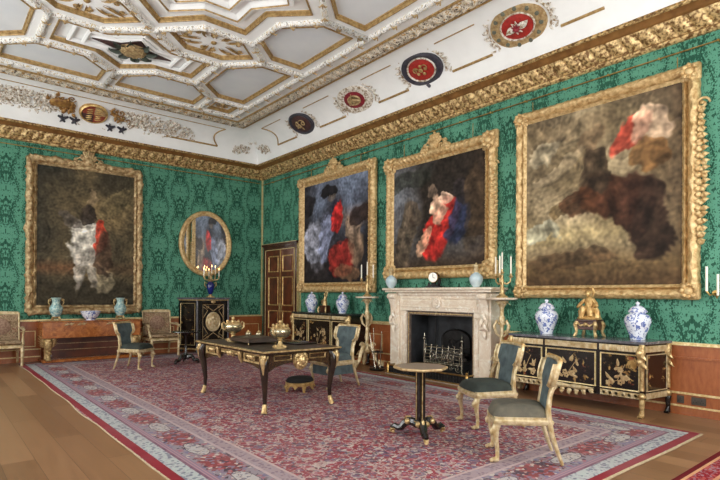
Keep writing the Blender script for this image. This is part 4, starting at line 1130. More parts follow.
# things on the desk
DT = .7475
def urn(loc, label):
    t = thing('covered_urn', label, 'urn', loc, 0, 'silver gilt urns on the desk')
    b = MB(); b.lathe([(.0, .115), (.05, .115), (.10, .14), (.125, .185), (.128, .215), (.115, .235), (0, .235)], (0, 0, 0), 22); b.build('bowl', K['silver'], t)
    b = MB(); b.lathe([(0, 0), (.075, 0), (.078, .015), (.05, .03), (.03, .05), (.022, .085), (.035, .105), (.03, .118), (0, .118)], (0, 0, 0), 18)
    for k in range(3): a = 2*PI*k/3+.4; b.tube([(.05*cos(a), .05*sin(a), .03), (.085*cos(a), .085*sin(a), .02), (.095*cos(a), .095*sin(a), .015)], [.018, .016, .014], 6)
    b.build('pedestal_foot', K['bronze'], t)
    b = MB(); b.lathe([(.118, .235), (.11, .25), (.06, .275), (.03, .29), (.018, .30), (.0, .30)], (0, 0, 0), 20); b.ball((0, 0, .32), .024, 9, 6)
    for k in range(6): a = 2*PI*k/6; b.ball((.085*cos(a), .085*sin(a), .275), (.018, .018, .026), 6, 4)
    b.build('lid', K['bronze'], t)
    for s in (-1, 1):
        b = MB(); b.tube([(s*.12, 0, .16), (s*.16, 0, .19), (s*.165, 0, .25), (s*.135, 0, .27), (s*.115, 0, .24)], [.008, .014, .014, .011, .008], 7); b.build('handle', K['bronze'], t)
    return t
uL = urn((-3.66, -5.74, DT), 'covered silver gilt urn at the far left end of the writing desk')
uR = dup(uL, (-3.63, -6.95, DT), .5, 'covered silver gilt urn at the near front end of the writing desk')
t = thing('inkstand_box', 'low brown leather stationery box with brass feet in the middle of the desk top', 'box', (-3.55, -6.13, DT), .0)
b = MB(); b.box(-.22, .22, -.26, .26, .02, .075, .008); b.box(-.2, .2, -.24, .24, .075, .085, .004); b.build('body', K['leather'], t)
b = MB()
for sx in (-1, 1):
    for sy in (-1, 1): b.ball((sx*.2, sy*.24, .011), .0115, 7, 5)
b.build('brass_foot', K['bronze'], t)
def pot(loc, label):
    t = thing('ink_pot', label, 'pot', loc, 0, 'silver pots on the stationery box')
    b = MB(); b.lathe([(0, 0), (.03, 0), (.042, .02), (.04, .04), (.028, .05), (0, .05)], (0, 0, 0), 14); b.build('body', K['silver'], t)
    b = MB(); b.lathe([(.03, .05), (.032, .056), (.012, .068), (.0, .07)], (0, 0, 0), 14); b.ball((0, 0, .076), .010, 6, 4); b.build('lid', K['bronze'], t); return t
p1 = pot((-3.56, -6.0, DT+.0855), 'small lidded silver pot on the stationery box, nearer the far left urn')
dup(p1, (-3.46, -6.11, DT+.0855), .5, 'small lidded silver pot on the stationery box, farther from the left urn')
t = thing('desk_blotter', 'flat dark leather blotter folder lying on the right part of the desk top', 'blotter', (-3.12, -6.52, DT), .1)
b = MB(); b.box(-.17, .17, -.24, .24, .0, .022, .005); b.build('cover', K['ebony'], t)
b = MB(); b.box(-.165, .175, -.235, .235, .006, .016); b.build('pages', K['fringe'], t, smooth=False)

# footstool
t = thing('footstool', 'low oval footstool with black top and gilt carved base beside the desk end', 'footstool', (-2.80, -6.13, .016), .6)
b = MB(); b.lathe([(.0, .09), (.235, .09), (.25, .11), (.25, .135), (.235, .145), (0, .145)], (0, 0, 0), 30, 'z', 1, .8)
for k in range(10):
    a = 2*PI*k/10
    b.tube([(.235*cos(a), .19*sin(a), .10), (.25*cos(a+.15), .2*sin(a+.15), .065), (.235*cos(a+.3), .19*sin(a+.3), .10)], [.012, .018, .012], 6)
b.build('carved_rail', K['gold'], t)
for k in range(4):
    a = PI/4+PI/2*k; b = MB(); b.tube([(.2*cos(a), .165*sin(a), .11), (.235*cos(a), .19*sin(a), .07), (.225*cos(a), .18*sin(a), .02), (.24*cos(a), .195*sin(a), .003)], [.025, .03, .018, .022], 8); b.build('leg', K['gold'], t)
b = MB(); b.lathe([(.238, .14), (.24, .16), (.21, .19), (.12, .205), (0, .21)], (0, 0, 0), 30, 'z', 1, .8); b.build('seat_cushion', K['blackvelvet'], t)

# ------------------------------------------------------------------ tripod tables
def tripod(label, loc, rz, h, rt, sides, dark, name='tripod_table'):
    t = thing(name, label, 'table', loc, rz)
    b = MB(); R = rt
    P = [(R*cos(2*PI*(k+.5)/sides), R*sin(2*PI*(k+.5)/sides)) for k in range(sides)]
    b.prism(P, h-.022, h); o = b.build('table_top', K['tabletop'] if not dark else K['ebony'], t, smooth=False)
    b = MB(); b.mould(P, [(.012, h+.001), (-.004, h+.001), (-.007, h-.011), (-.002, h-.022)]); b.build('edge_moulding', K['tan'] if not dark else K['ebony'], o, smooth=False)
    b = MB()
    if dark: b.lathe([(.03, .14), (.045, .17), (.025, .21), (.02, .4), (.024, .55), (.035, h-.05), (.07, h-.02)], (0, 0, 0), 16)
    else:
        for k in range(4): a = PI/4+PI/2*k; b.lathe([(.021, .15), (.021, h-.03)], (.030*cos(a), .030*sin(a), 0), 10)
        b.lathe([(.05, .13), (.06, .15), (.045, .17)], (0, 0, 0), 18); b.lathe([(.045, h-.06), (.08, h-.03), (.085, h-.021)], (0, 0, 0), 18)
    o = b.build('column', K['ebony'], t)
    if not dark:
        b = MB()
        for k in range(4): a = PI/2*k; b.lathe([(.006, .17), (.006, h-.06)], (.044*cos(a), .044*sin(a), 0), 6)
        b.lathe([(.062, .145), (.066, .15), (.062, .155)], (0, 0, 0), 18); b.build('gilt_beading', K['bronze'], o)
    for k in range(3):
        a = 2*PI*k/3-PI/2+.25; c, s = cos(a), sin(a)
        b = MB(); r = 1 if not dark else .85
        b.tube([(.02*c, .02*s, .11), (.07*c, .07*s, .135), (.12*c, .12*s, .145), (.165*c*r, .165*s*r, .115), (.20*c*r, .20*s*r, .07), (.235*c*r, .235*s*r, .062), (.268*c*r, .268*s*r, .078), (.295*c*r, .295*s*r, .06), (.295*c*r, .295*s*r, .035)], [.04, .044, .044, .038, .034, .032, .03, .028, .022], 8)
        lg = b.build('leg', K['ebony'], t)
        b = MB(); b.tube([(.26*c*r, .26*s*r, .06), (.295*c*r, .295*s*r, .05), (.31*c*r, .31*s*r, .018), (.285*c*r, .285*s*r, .014)], [.02, .028, .018, .01], 8); b.ball((.285*c*r, .285*s*r, .018), .018, 8, 5); b.build('foot_mount', K['bronze'] if not dark else K['ebony'], lg)
        if not dark:
            b = MB()
            for q in (-1, 1): b.ball((.12*c-q*s*.042, .12*s+q*c*.042, .145), (.03, .03, .03), 9, 6)
            b.tube([(.10*c, .10*s, .188), (.145*c, .145*s, .175), (.175*c, .175*s, .14)], [.008, .018, .006], 6); b.build('leaf_mount', K['bronze'], lg)
    return t
tripod('octagonal topped pedestal table with black and gilt clustered column in the foreground', (-3.22, -8.91, .016), 1.217, .69, .262, 8, False)
tripod('small plain black pedestal table standing before the corner cabinet', (-2.95, -2.22, .016), .6, .64, .28, 20, True, 'pedestal_table')

# ------------------------------------------------------------------ tapestry armchairs
def armchair(label, loc, rz):
    t = thing('tapestry_armchair', label, 'armchair', loc, rz, 'tapestry armchairs against the far wall')
    g = K['gold_cream']
    b = MB(); b.box(-.32, .32, -.30, .28, .33, .40, .016); b.build('seat_frame', g, t)
    b = MB(); b.box(-.30, .30, -.29, .25, .40, .475, .035); b.build('seat_cushion', K['tapestry'], t)
    b = MB()
    T = lambda x, z: (x, .26+.14*(z-.45), z)
    b.tube([T(-.31, .44), T(-.31, .98), T(.31, .98), T(.31, .44)], .026, 6, True, flat=.8); b.tube([T(-.30, 1.0), T(0, 1.01), T(.30, 1.0)], [.018, .022, .018], 6); b.build('back_frame', g, t)
    b = MB(); b.grid([[(-.29+.58*i/8, .245+.14*(.5*j/8)-.02*(1-((i-4)/4)**4)*(1-((j-4)/4)**4), .46+.5*j/8) for i in range(9)] for j in range(9)]); b.grid([[(-.29+.58*i/2, .28+.14*(.5*j/2), .46+.5*j/2) for i in range(3)] for j in range(3)]); o = b.build('backrest', K['tapestry'], t)
    b = MB(); b.lathe([(0, -.03), (.15, -.026), (.17, -.01)], (0, .285-.02, .72), 20, 'y'); b.build('tapestry_medallion', K['tapestry_pale'], o)
    for s in (-1, 1):
        b = MB(); b.tube([(s*.31, .28, .70), (s*.33, .05, .70), (s*.335, -.16, .68), (s*.33, -.2, .65)], [.02, .024, .026, .02], 8); b.tube([(s*.335, -.17, .68), (s*.325, -.14, .58), (s*.315, -.2, .48), (s*.31, -.25, .40)], [.022, .018, .024, .03], 8); b.scroll((-.19, .665), .035, .014, 1.2, PI/2, 1, 'yz', s*.335); b.build('arm', g, t)
        b = MB(); b.box(s*.33-.028, s*.33+.028, -.12, .1, .705, .74, .02); b.build('arm_pad', K['tapestry'], t)
        b = MB(); b.tube([(s*.295, -.27, .34), (s*.30, -.285, .27), (s*.295, -.275, .12), (s*.295, -.28, .0)], [.034, .034, .022, .026], 8); b.build('leg', g, t)
        b = MB(); b.tube([(s*.28, .26, .34), (s*.285, .28, .2), (s*.29, .33, .0)], [.03, .025, .02], 8); b.build('leg', g, t)
    return t
arm = armchair('tapestry armchair at the left picture edge, left of the console table', (-5.84, -.47, .016), 0)
dup(arm, (-2.84, -.47, .016), 0, 'tapestry armchair between the console table and the corner cabinet')

# ------------------------------------------------------------------ console table with winged supports
t = thing('console_table', 'long amber wood console table with gilt carved supports on the far wall', 'console table', (-4.22, -.045, .016))
X0, X1, Yf = -.97, .89, -.54
b = MB(); b.box(X0-.03, X1+.03, Yf-.03, 0, .80, .825, .006); b.build('top', K['veneer'], t)
b = MB(); b.box(X0, X1, Yf, 0, .50, .80, .004); b.build('frieze', K['veneer'], t)
b = MB(); b.box(X0-.015, X1+.015, Yf-.015, 0, .488, .502); b.box(X0-.012, X1+.012, Yf-.012, 0, .655, .668); b.build('frieze_moulding', K['veneer'], t, smooth=False)
for x in (-.5, -.27, .28, .5):
    b = MB()
    for s in (-1, 1): b.scroll((x+s*.045, .76), .03, .007, 1.1, 1.5, s, 'xz', Yf-.008); b.leaf((x, .76), 0 if s > 0 else PI, .1, .03, Yf-.004, .01)
    b.build('marquetry_spray', K['tan'], t)
b = MB(); b.box(X0, X1, Yf, 0, .0, .05, .006); b.build('plinth', K['veneer'], t)
b = MB(); b.box(X0+.05, X1-.05, -.05, -.01, .05, .50); b.build('back_panel', K['mahog'], t, smooth=False)
b = MB(); 
for z in (.20, .33): b.box(X0+.08, X1-.08, -.058, -.05, z, z+.012)
b.build('back_moulding', K['tan'], t, smooth=False)
for s in (-1, 1):
    b = MB(); b.M = Matrix.Diagonal((1, 1, .78, 1)); x = -.86 if s < 0 else .78; y = Yf+.10
    b.tube([(x, y, .63), (x, y-.06, .56), (x, y-.07, .46), (x, y-.03, .32), (x, y-.01, .2), (x, y-.04, .10), (x, y-.06, .055)], [.05, .075, .08, .06, .045, .045, .06], 12)
    b.ball((x, y-.10, .565), (.055, .055, .06), 10, 7); b.ball((x, y-.14, .55), (.025, .03, .025), 8, 5)
    for q in (-1, 1):
        for k in range(5): b.leaf((x+q*.03, .50-.03*k), PI/2-q*(.5+.12*k), .26-.03*k, .05, y-.03+.02*k, .04, 'xz', -q*.2)
    for q in (-1, 0, 1): b.ball((x+q*.028, y-.11, .065), (.016, .03, .016), 6, 4)
    for k in range(5): b.leaf((x, .44-.05*k), -PI/2+(.4 if k % 2 else -.4), .1, .05, y-.075+.012*k, .03)
    b.scroll((y+.16, .42), .10, .03, 1.2, 0, 1, 'yz', x); b.tube([(x, y+.05, .55), (x, y+.2, .45), (x, y+.25, .25), (x, y+.2, .055)], [.03, .04, .035, .04], 8)
    b.build('carved_support', K['bronze'], t)
b = MB(); b.box(-.45, -.43, Yf-.006, Yf, .62, .64); b.bm.free()
CT = .842
def mounted_vase(loc, label):
    t = thing('celadon_vase', label, 'vase', loc, 0, 'celadon vases on the console table')
    b = MB(); b.lathe([(0, .07), (.06, .075), (.10, .14), (.125, .22), (.125, .27), (.085, .33), (.07, .38), (.078, .43), (.10, .47), (.092, .472), (.065, .43), (0, .40)], (0, 0, 0), 24); b.build('body', K['celadonblue'], t)
    b = MB(); b.lathe([(.05, .05), (.07, .065), (.075, .085), (.062, .09)], (0, 0, 0), 20)
    for k in range(4): a = PI/4+PI/2*k; b.tube([(.06*cos(a), .06*sin(a), .08), (.09*cos(a), .09*sin(a), .05), (.085*cos(a), .085*sin(a), .02), (.10*cos(a), .10*sin(a), .017)], [.016, .018, .013, .016], 7)
    b.build('gilt_foot', K['bronze'], t)
    for s in (-1, 1):
        b = MB(); b.tube([(s*.09, 0, .45), (s*.13, 0, .43), (s*.135, 0, .37), (s*.115, 0, .31)], [.010, .014, .013, .010], 7); b.scroll((s*.12, .42), .025, .008, 1.2, 0, s, 'xz', 0); b.build('handle', K['bronze'], t)
    return t
v1 = mounted_vase((-4.92, -.36, CT), 'mottled blue green vase with gilt feet at the left end of the console table')
dup(v1, (-3.69, -.36, CT), 0, 'mottled blue green vase with gilt feet at the right end of the console table')
t = thing('porcelain_bowl', 'blue and white porcelain bowl between the two vases on the console table', 'bowl', (-4.28, -.36, CT))
b = MB(); b.lathe([(0, 0), (.09, 0), (.09, .02), (.11, .03), (.16, .09), (.19, .17), (.20, .19), (.192, .19), (.15, .09), (.10, .045), (0, .04)], (0, 0, 0), 30); b.build('body', K['bluewhite'], t)
# ------------------------------------------------------------------ corner cabinet on the far wall
def mat_on(x0, y0, x1, y1):
    """matrix: local xz plane standing on the segment, -y outward (to the right-hand side walking x0->x1)"""
    d = Vector((x1-x0, y1-y0, 0)); ln = d.length; d.normalize()
    n = Vector((-d.y, d.x, 0))                                    # local +y (into the body)
    return Matrix(((d.x, n.x, 0, (x0+x1)/2), (d.y, n.y, 0, (y0+y1)/2), (0, 0, 1, 0), (0, 0, 0, 1))), ln
def at_mat(o, M): o.matrix_local = M; return o
t = thing('corner_cabinet', 'tall black cabinet with a gold oval medallion and pale marble top on the far wall', 'cabinet', (-1.62, -.05, .016))
F = [(-.66, 0), (-.40, -.47), (.40, -.47), (.58, 0)]
b = MB(); b.prism(F, .10, 1.26); b.build('body', K['ebony'], t, smooth=False)
b = MB(); b.prism([(-.70, 0), (-.43, -.51), (.43, -.51), (.62, 0)], 1.26, 1.305); b.build('marble_top', K['marble_grey'], t, smooth=False)
b = MB(); b.prism([(-.67, 0), (-.41, -.48), (.41, -.48), (.59, 0)], .06, .10); b.prism([(-.665, 0), (-.405, -.475), (.405, -.475), (.585, 0)], 1.235, 1.258); b.build('gilt_band', K['bronze'], t, smooth=False)
for q in ((-.60, -.03), (-.37, -.42), (.37, -.42), (.53, -.03)):
    b = MB(); b.lathe([(.03, 0), (.045, .02), (.035, .06)], (q[0], q[1], 0), 12); b.build('foot', K['ebony'], t)
M, ln = mat_on(-.40, -.47, .40, -.47)
b = MB(); b.mould([(-.30, .16), (.30, .16), (.30, 1.18), (-.30, 1.18)], [(0, 0), (.004, -.016), (.02, -.014), (.03, 0)], 'xz', 0)
b.prism([(-.29, .17), (.29, .17), (.29, 1.17), (-.29, 1.17)], -.006, 0, 'xz')
dd = at_mat(b.build('door', K['ebony'], t, smooth=False), M)
b = MB(); b.lathe([(0, -.04), (.10, -.036), (.15, -.02), (.165, -.03), (.185, -.02), (.19, 0)], (0, -.006, .72), 32, 'y', 1, 1.25); b.scroll((-.04, .72), .08, .012, 1.2, 0, 1, 'xz', -.045); b.scroll((.05, .74), .07, .012, 1.2, 2, -1, 'xz', -.045); b.ball((0, -.045, .82), (.04, .02, .06), 8, 5); b.build('oval_medallion', K['gold_cream'], dd)
b = MB()
for sz in (-1, 1):
    for sx in (-1, 1):
        b.tube([(sx*.25, -.012, .72+sz*.42), (sx*.14, -.012, .72+sz*.36), (0, -.012, .72+sz*.26)], .008, 6)
        b.tube([(sx*.25, -.012, .72+sz*.36), (sx*.14, -.012, .72+sz*.28), (sx*.25, -.012, .72+sz*.10)], .007, 6); b.scroll((sx*.15, .72+sz*.36), .04, .007, 1.2, 1, sx, 'xz', -.012)
b.mould([(-.265, .195), (.265, .195), (.265, 1.145), (-.265, 1.145)], [(0, 0), (.003, -.01), (.012, 0)], 'xz', -.006); b.ball((0, -.015, 1.20), (.06, .02, .04), 10, 5)
b.build('brass_inlay', K['tan'], dd)
for (a, c) in (((-.66, 0), (-.40, -.47)), ((.40, -.47), (.58, 0))):
    M, ln = mat_on(*a, *c)
    b = MB(); h = ln/2-.07; b.prism([(-h, .18), (h, .18), (h, 1.16), (-h, 1.16)], -.008, 0, 'xz'); o = at_mat(b.build('side_panel', K['lacquer'], t, smooth=False), M)
    b = MB(); b.mould([(-h-.012, .168), (h+.012, .168), (h+.012, 1.172), (-h-.012, 1.172)], [(0, 0), (.003, -.015), (.016, 0)], 'xz', 0); b.build('panel_moulding', K['fillet'], o, smooth=False)
for q in ((-.395, -.468), (.395, -.468)):
    b = MB(); b.lathe([(.024, .10), (.024, 1.235)], (q[0], q[1], 0), 10); b.build('corner_mount', K['marble_grey'], t)
# vase candelabrum on it
def flame(b, p): b.tube([p, (p[0], p[1], p[2]+.012), (p[0], p[1], p[2]+.032), (p[0], p[1], p[2]+.055)], [.004, .011, .008, .001], 7)
t = thing('vase_candelabrum', 'cobalt blue vase candelabrum with lit candles on the corner cabinet', 'candelabrum', (-1.62, -.36, 1.324))
b = MB(); b.lathe([(0, .07), (.04, .075), (.06, .12), (.095, .24), (.10, .30), (.08, .35), (.05, .38), (.055, .40), (0, .40)], (0, 0, 0), 22); b.build('vase_body', K['cobalt'], t)
b = MB(); b.cbox((0, 0, .012), .15, .15, .024); b.lathe([(.06, .024), (.06, .04), (.03, .06), (.04, .078)], (0, 0, 0), 16); b.lathe([(.055, .39), (.065, .41), (.05, .43), (.02, .46), (.018, .56), (.03, .58), (0, .59)], (0, 0, 0), 14)
for s in (-1, 1): b.tube([(s*.085, 0, .34), (s*.14, 0, .38), (s*.15, 0, .30), (s*.10, 0, .24)], [.010, .014, .012, .008], 7)
b.build('gilt_mount', K['bronze'], t)
for k in range(6):
    a = 2*PI*k/6+.3; r = .21 if k % 2 else .15; hh = .50 if k % 2 else .57
    c, s_ = cos(a), sin(a)
    b = MB(); b.tube([(.02*c, .02*s_, .45), (.09*c, .09*s_, .42), (r*.9*c, r*.9*s_, .44), (r*c, r*s_, hh-.02)], [.009, .012, .011, .008], 7); b.lathe([(.012, 0), (.026, .01), (.028, .016), (.014, .02), (.016, .045)], (r*c, r*s_, hh-.03), 10); o = b.build('candle_arm', K['bronze'], t)
    b = MB(); b.rod((r*c, r*s_, hh+.01), (r*c, r*s_, hh+.17), .0105); b.build('candle', K['candle'], o)
    b = MB(); flame(b, (r*c, r*s_, hh+.17)); b.build('flame', K['flame'], o)

# ------------------------------------------------------------------ lacquer commodes on the right wall
def commode(label, yc, half, H, dep, cant, top, loc_x=-.045, flowers='lacquer'):
    t = thing('lacquer_commode', label, 'commode', (loc_x, yc, .002), -PI/2, None)
    F = [(-half-cant, 0), (-half, -dep), (half, -dep), (half+cant, 0)]
    b = MB(); b.prism(F, .20, H-.03); b.build('body', K['ebony'], t, smooth=False)
    b = MB(); g = .03; b.prism([(-half-cant-g, 0), (-half-g*.7, -dep-g), (half+g*.7, -dep-g), (half+cant+g, 0)], H-.03, H); b.build('marble_top', top, t, smooth=False)
    z0, z1 = .30, H-.16
    ws = half*2/3
    edges = [-half, -half+ws*.88, half-ws*.88, half]
    for i in range(3):
        a, c = edges[i]+.035, edges[i+1]-.035
        b = MB(); b.prism([(a, z0), (c, z0), (c, z1), (a, z1)], -dep-.012, -dep, 'xz'); d = b.build('door', K[flowers], t, smooth=False)
        b = MB(); b.mould([(a-.012, z0-.012), (c+.012, z0-.012), (c+.012, z1+.012), (a-.012, z1+.012)], [(0.004, 0), (.006, -.018), (.016, -.016), (.02, -.012)], 'xz', -dep); b.build('door_moulding', K['fillet'], d, smooth=False)
        rnd = random.Random(i*3+int(half*100)); b = MB(); cx = (a+c)/2; wd = (c-a)/2
        for k in range(13):
            x = cx+rnd.uniform(-.6, .6)*wd; z = z0+(z1-z0)*(.15+.55*rnd.random()**1.2*(1-abs(x-cx)/wd*.5))
            if k % 3 == 0:
                for q in range(5): b.ball((x+.022*cos(q*1.26), -dep-.014, z+.022*sin(q*1.26)), (.016, .004, .016), 6, 4)
            else: b.leaf((x, z), rnd.uniform(.3, 2.8), .09, .035, -dep-.011, .006, 'xz', rnd.uniform(-.8, .8), .1)
        b.tube([(cx-wd*.6, -dep-.013, z0+.06), (cx-wd*.1, -dep-.013, z0+.10), (cx+wd*.1, -dep-.013, z0+(z1-z0)*.5), (cx+wd*.3, -dep-.013, z0+(z1-z0)*.72)], .005, 5)
        b.build('gilt_flowers', K['tan'], d)
        # frieze and skirt mounts
        b = MB(); b.box(a-.02, c+.02, -dep-.014, -dep, H-.125, H-.05, .004)
        for k in range(int((c-a)/.045)):
            x = a+.02+.045*k
            if i == 1: b.scroll((x, H-.088), .03, .009, 1.2, k*PI, (-1)**k, 'xz', -dep-.018, 9, 5)
            else: b.tube([(x, -dep-.014, H-.12), (x+.004, -dep-.022, H-.088), (x, -dep-.014, H-.055)], .010, 5)
        b.build('frieze_mount', K['gold_cream'], t)
        b = MB()
        if i == 1:
            for k in range(7):
                x = a+(c-a)*(k+.5)/7; dz = -.045*(1-((k-3)/3.2)**2)
                b.ball((x, -dep-.02, .245+dz), (.035, .025, .03), 8, 5); b.leaf((x, .245+dz), -PI/2+(k-3)*.25, .055, .05, -dep-.015, .03)
            for s in (-1, 1): b.leaf((cx, .255), 0 if s > 0 else PI, (c-a)*.5, .06, -dep-.012, .03, 'xz', s*.1)
        else:
            b.box(a-.01, c+.01, -dep-.008, -dep, .205, .275, .003)
            n = int((c-a)/.065)
            for k in range(n):
                x = a+(c-a)*(k+.5)/n; b.lathe([(.018, .0), (.024, -.012), (.030, 0)], (x, -dep-.008, .24), 12, 'y', 1, .9)
        b.build('skirt_mount', K['gold_cream'], t)
    for s in (-1, 1):
        if cant > .02:
            A, B = ((-half-cant, 0), (-half, -dep)) if s < 0 else ((half, -dep), (half+cant, 0))
            M, ln = mat_on(*A, *B); h = ln/2-.08
            b = MB(); b.prism([(-h, z0), (h, z0), (h, z1), (-h, z1)], -.008, 0, 'xz'); o = at_mat(b.build('side_panel', K[flowers], t, smooth=False), M)
            b = MB(); b.mould([(-h-.012, z0-.012), (h+.012, z0-.012), (h+.012, z1+.012), (-h-.012, z1+.012)], [(0.004, 0), (.006, -.016), (.014, -.014), (.018, 0)], 'xz', 0); b.box(-h-.03, h+.03, -.012, 0, H-.125, H-.05, .003); b.box(-h-.02, h+.02, -.01, 0, .205, .275, .003); b.build('panel_moulding', K['gold_cream'], o, smooth=False)
        for (x, y) in ((s*half, -dep), (s*(half+cant), -.02)):
            b = MB(); y += .012; x -= s*.006
            b.tube([(x, y-.01, H-.04), (x, y-.035, H-.09), (x, y-.03, H-.16), (x, y-.016, H-.28), (x, y-.014, .45), (x, y-.018, .31)], [.034, .046, .04, .026, .022, .028], 10)
            for k in range(4): b.leaf((x, H-.08-.05*k), -PI/2+(.5 if k % 2 else -.5), .11, .05, y-.055+.012*k, .03)
            b.ball((x, y-.02, H-.085), (.045, .045, .04), 9, 6); b.ball((x, y-.022, .245), (.042, .042, .042), 10, 6)
            b.build('corner_mount', K['bronze'] if s else 0, t)
            b = MB(); b.tube([(x, y-.0, .205), (x, y-.02, .14), (x, y-.008, .08), (x, y-.03, .02), (x, y-.045, .008)], [.034, .030, .024, .034, .02], 9)
            for q in (-1, 0, 1): b.ball((x+q*.02, y-.06, .014), (.014, .024, .014), 6, 4)
            b.build('foot', K['bronze'] if y < -.1 else K['ebony'], t)
    return t
comR = commode('wide black lacquer commode with grey marble top under the largest painting', -9.06, .88, .875, .56, .085, K['marble_grey'])
comL = commode('black lacquer commode with dark marble top behind the desk, between door and fireplace', -3.44, 1.02, 1.02, .50, .02, K['marble_dark'])

def jar(loc, label, s=1.0, grp='lidded porcelain jars'):
    t = thing('porcelain_jar', label, 'jar', loc, 0, grp, s)
    b = MB(); b.lathe([(0, 0), (.085, 0), (.088, .012), (.095, .05), (.13, .14), (.155, .22), (.155, .265), (.13, .31), (.095, .33), (.09, .35), (0, .35)], (0, 0, 0), 28); b.build('body', K['bluewhite'], t)
    b = MB(); b.lathe([(.112, .345), (.115, .36), (.10, .375), (.085, .40), (.05, .425), (.02, .432), (.014, .44), (.026, .455), (.024, .47), (.0, .485)], (0, 0, 0), 24); b.build('lid', K['bluewhite'], t)
    return t
j = jar((-.30, -8.55, .879), 'blue and white lidded jar at the far left end of the right lacquer commode')
dup(j, (-.30, -9.76, .879), 1.0, 'blue and white lidded jar at the near right end of the right lacquer commode', None, .96)
dup(j, (-.30, -2.79, 1.024), 2.0, 'blue and white lidded jar nearest the door, on the commode behind the desk', None, .94)
dup(j, (-.30, -3.92, 1.024), 2.6, 'blue and white lidded jar nearest the fireplace, on the commode behind the desk', None, .92)
# gilt figure group clock on the right commode
t = thing('gilt_figure_group', 'gilt figure group on a dark four footed plinth between the jars on the right commode', 'sculpture', (-.32, -9.17, .878), -PI/2)
b = MB(); b.box(-.12, .12, -.10, .10, .09, .20, .006); b.box(-.135, .135, -.115, .115, .20, .225, .006); b.build('plinth', K['mahog_dark'], t)
for sx in (-1, 1):
    for sy in (-1, 1):
        b = MB(); b.tube([(sx*.115, sy*.095, .20), (sx*.135, sy*.11, .15), (sx*.12, sy*.10, .07), (sx*.135, sy*.11, .02), (sx*.145, sy*.12, .0)], [.02, .028, .018, .022, .018], 8); b.ball((sx*.13, sy*.11, .165), .028, 8, 5); b.build('gilt_leg', K['bronze'], t)
b = MB()
for s in (-1, 1): b.tube([(s*.11, -.102, .18), (s*.06, -.11, .145), (0, -.105, .17)], [.01, .016, .01], 6)
b.ball((0, -.11, .16), (.03, .02, .03), 8, 5); b.build('garland', K['bronze'], t)
b = MB()                                                       # a generic seated draped figure with a child beside it
b.lathe([(.14, .225), (.15, .24), (.12, .27), (.10, .28)], (0, 0, 0), 18)
b.tube([(.02, .02, .26), (.02, .0, .34), (.0, .01, .42), (-.01, .01, .49), (-.01, .0, .52)], [.10, .085, .062, .058, .022], 12)
b.ball((-.015, -.01, .558), (.032, .036, .042), 10, 7); b.ball((-.012, .008, .572), (.035, .034, .034), 9, 6)
b.tube([(.0, -.02, .34), (-.03, -.12, .36), (-.04, -.13, .28), (-.045, -.135, .24)], [.06, .048, .036, .03], 9)
b.tube([(.05, -.02, .33), (.06, -.11, .345), (.07, -.13, .27)], [.055, .045, .03], 9)
b.tube([(-.055, .0, .48), (-.11, -.03, .42), (-.12, -.08, .38)], [.026, .022, .016], 8); b.tube([(.045, .0, .48), (.10, -.02, .43), (.09, -.08, .40)], [.026, .022, .016], 8)
b.tube([(.12, -.04, .25), (.12, -.04, .33), (.115, -.04, .38)], [.045, .036, .016], 9); b.ball((.115, -.045, .405), .026, 8, 6); b.tube([(.11, -.05, .36), (.07, -.08, .38)], [.014, .01], 6)
b.tube([(-.10, .02, .25), (-.12, .02, .33), (-.09, .02, .40)], [.05, .04, .02], 8); b.tube([(.0, .05, .5), (.03, .06, .58), (.01, .05, .66)], [.01, .02, .006], 6)
b.build('figure_group', K['gold'], t)
# small gilt ornament between the far jars
t = thing('gilt_candlestick_group', 'small gilt ornament with branching top between the two jars behind the desk', 'ornament', (-.30, -3.30, 1.024), -PI/2)
b = MB(); b.box(-.13, .13, -.08, .08, 0, .025, .005); b.box(-.11, .11, -.065, .065, .025, .15, .006); b.build('plinth', K['mahog_dark'], t)
b = MB(); b.tube([(0, 0, .15), (0, 0, .26), (.01, 0, .36)], [.06, .045, .02], 9); b.ball((.01, -.01, .39), .03, 8, 6); b.tube([(.03, 0, .30), (.09, -.02, .36), (.10, 0, .46)], [.018, .014, .01], 7); b.tube([(-.03, 0, .28), (-.09, -.02, .25), (-.11, 0, .18)], [.02, .016, .012], 7); b.scroll((.06, .44), .05, .012, 1.3, 0, 1, 'xz', 0)
for sx in (-1, 1): b.tube([(sx*.12, -.07, .12), (sx*.14, -.085, .07), (sx*.13, -.08, .0)], [.014, .02, .016], 7)
b.build('gilt_figure', K['bronze'], t)

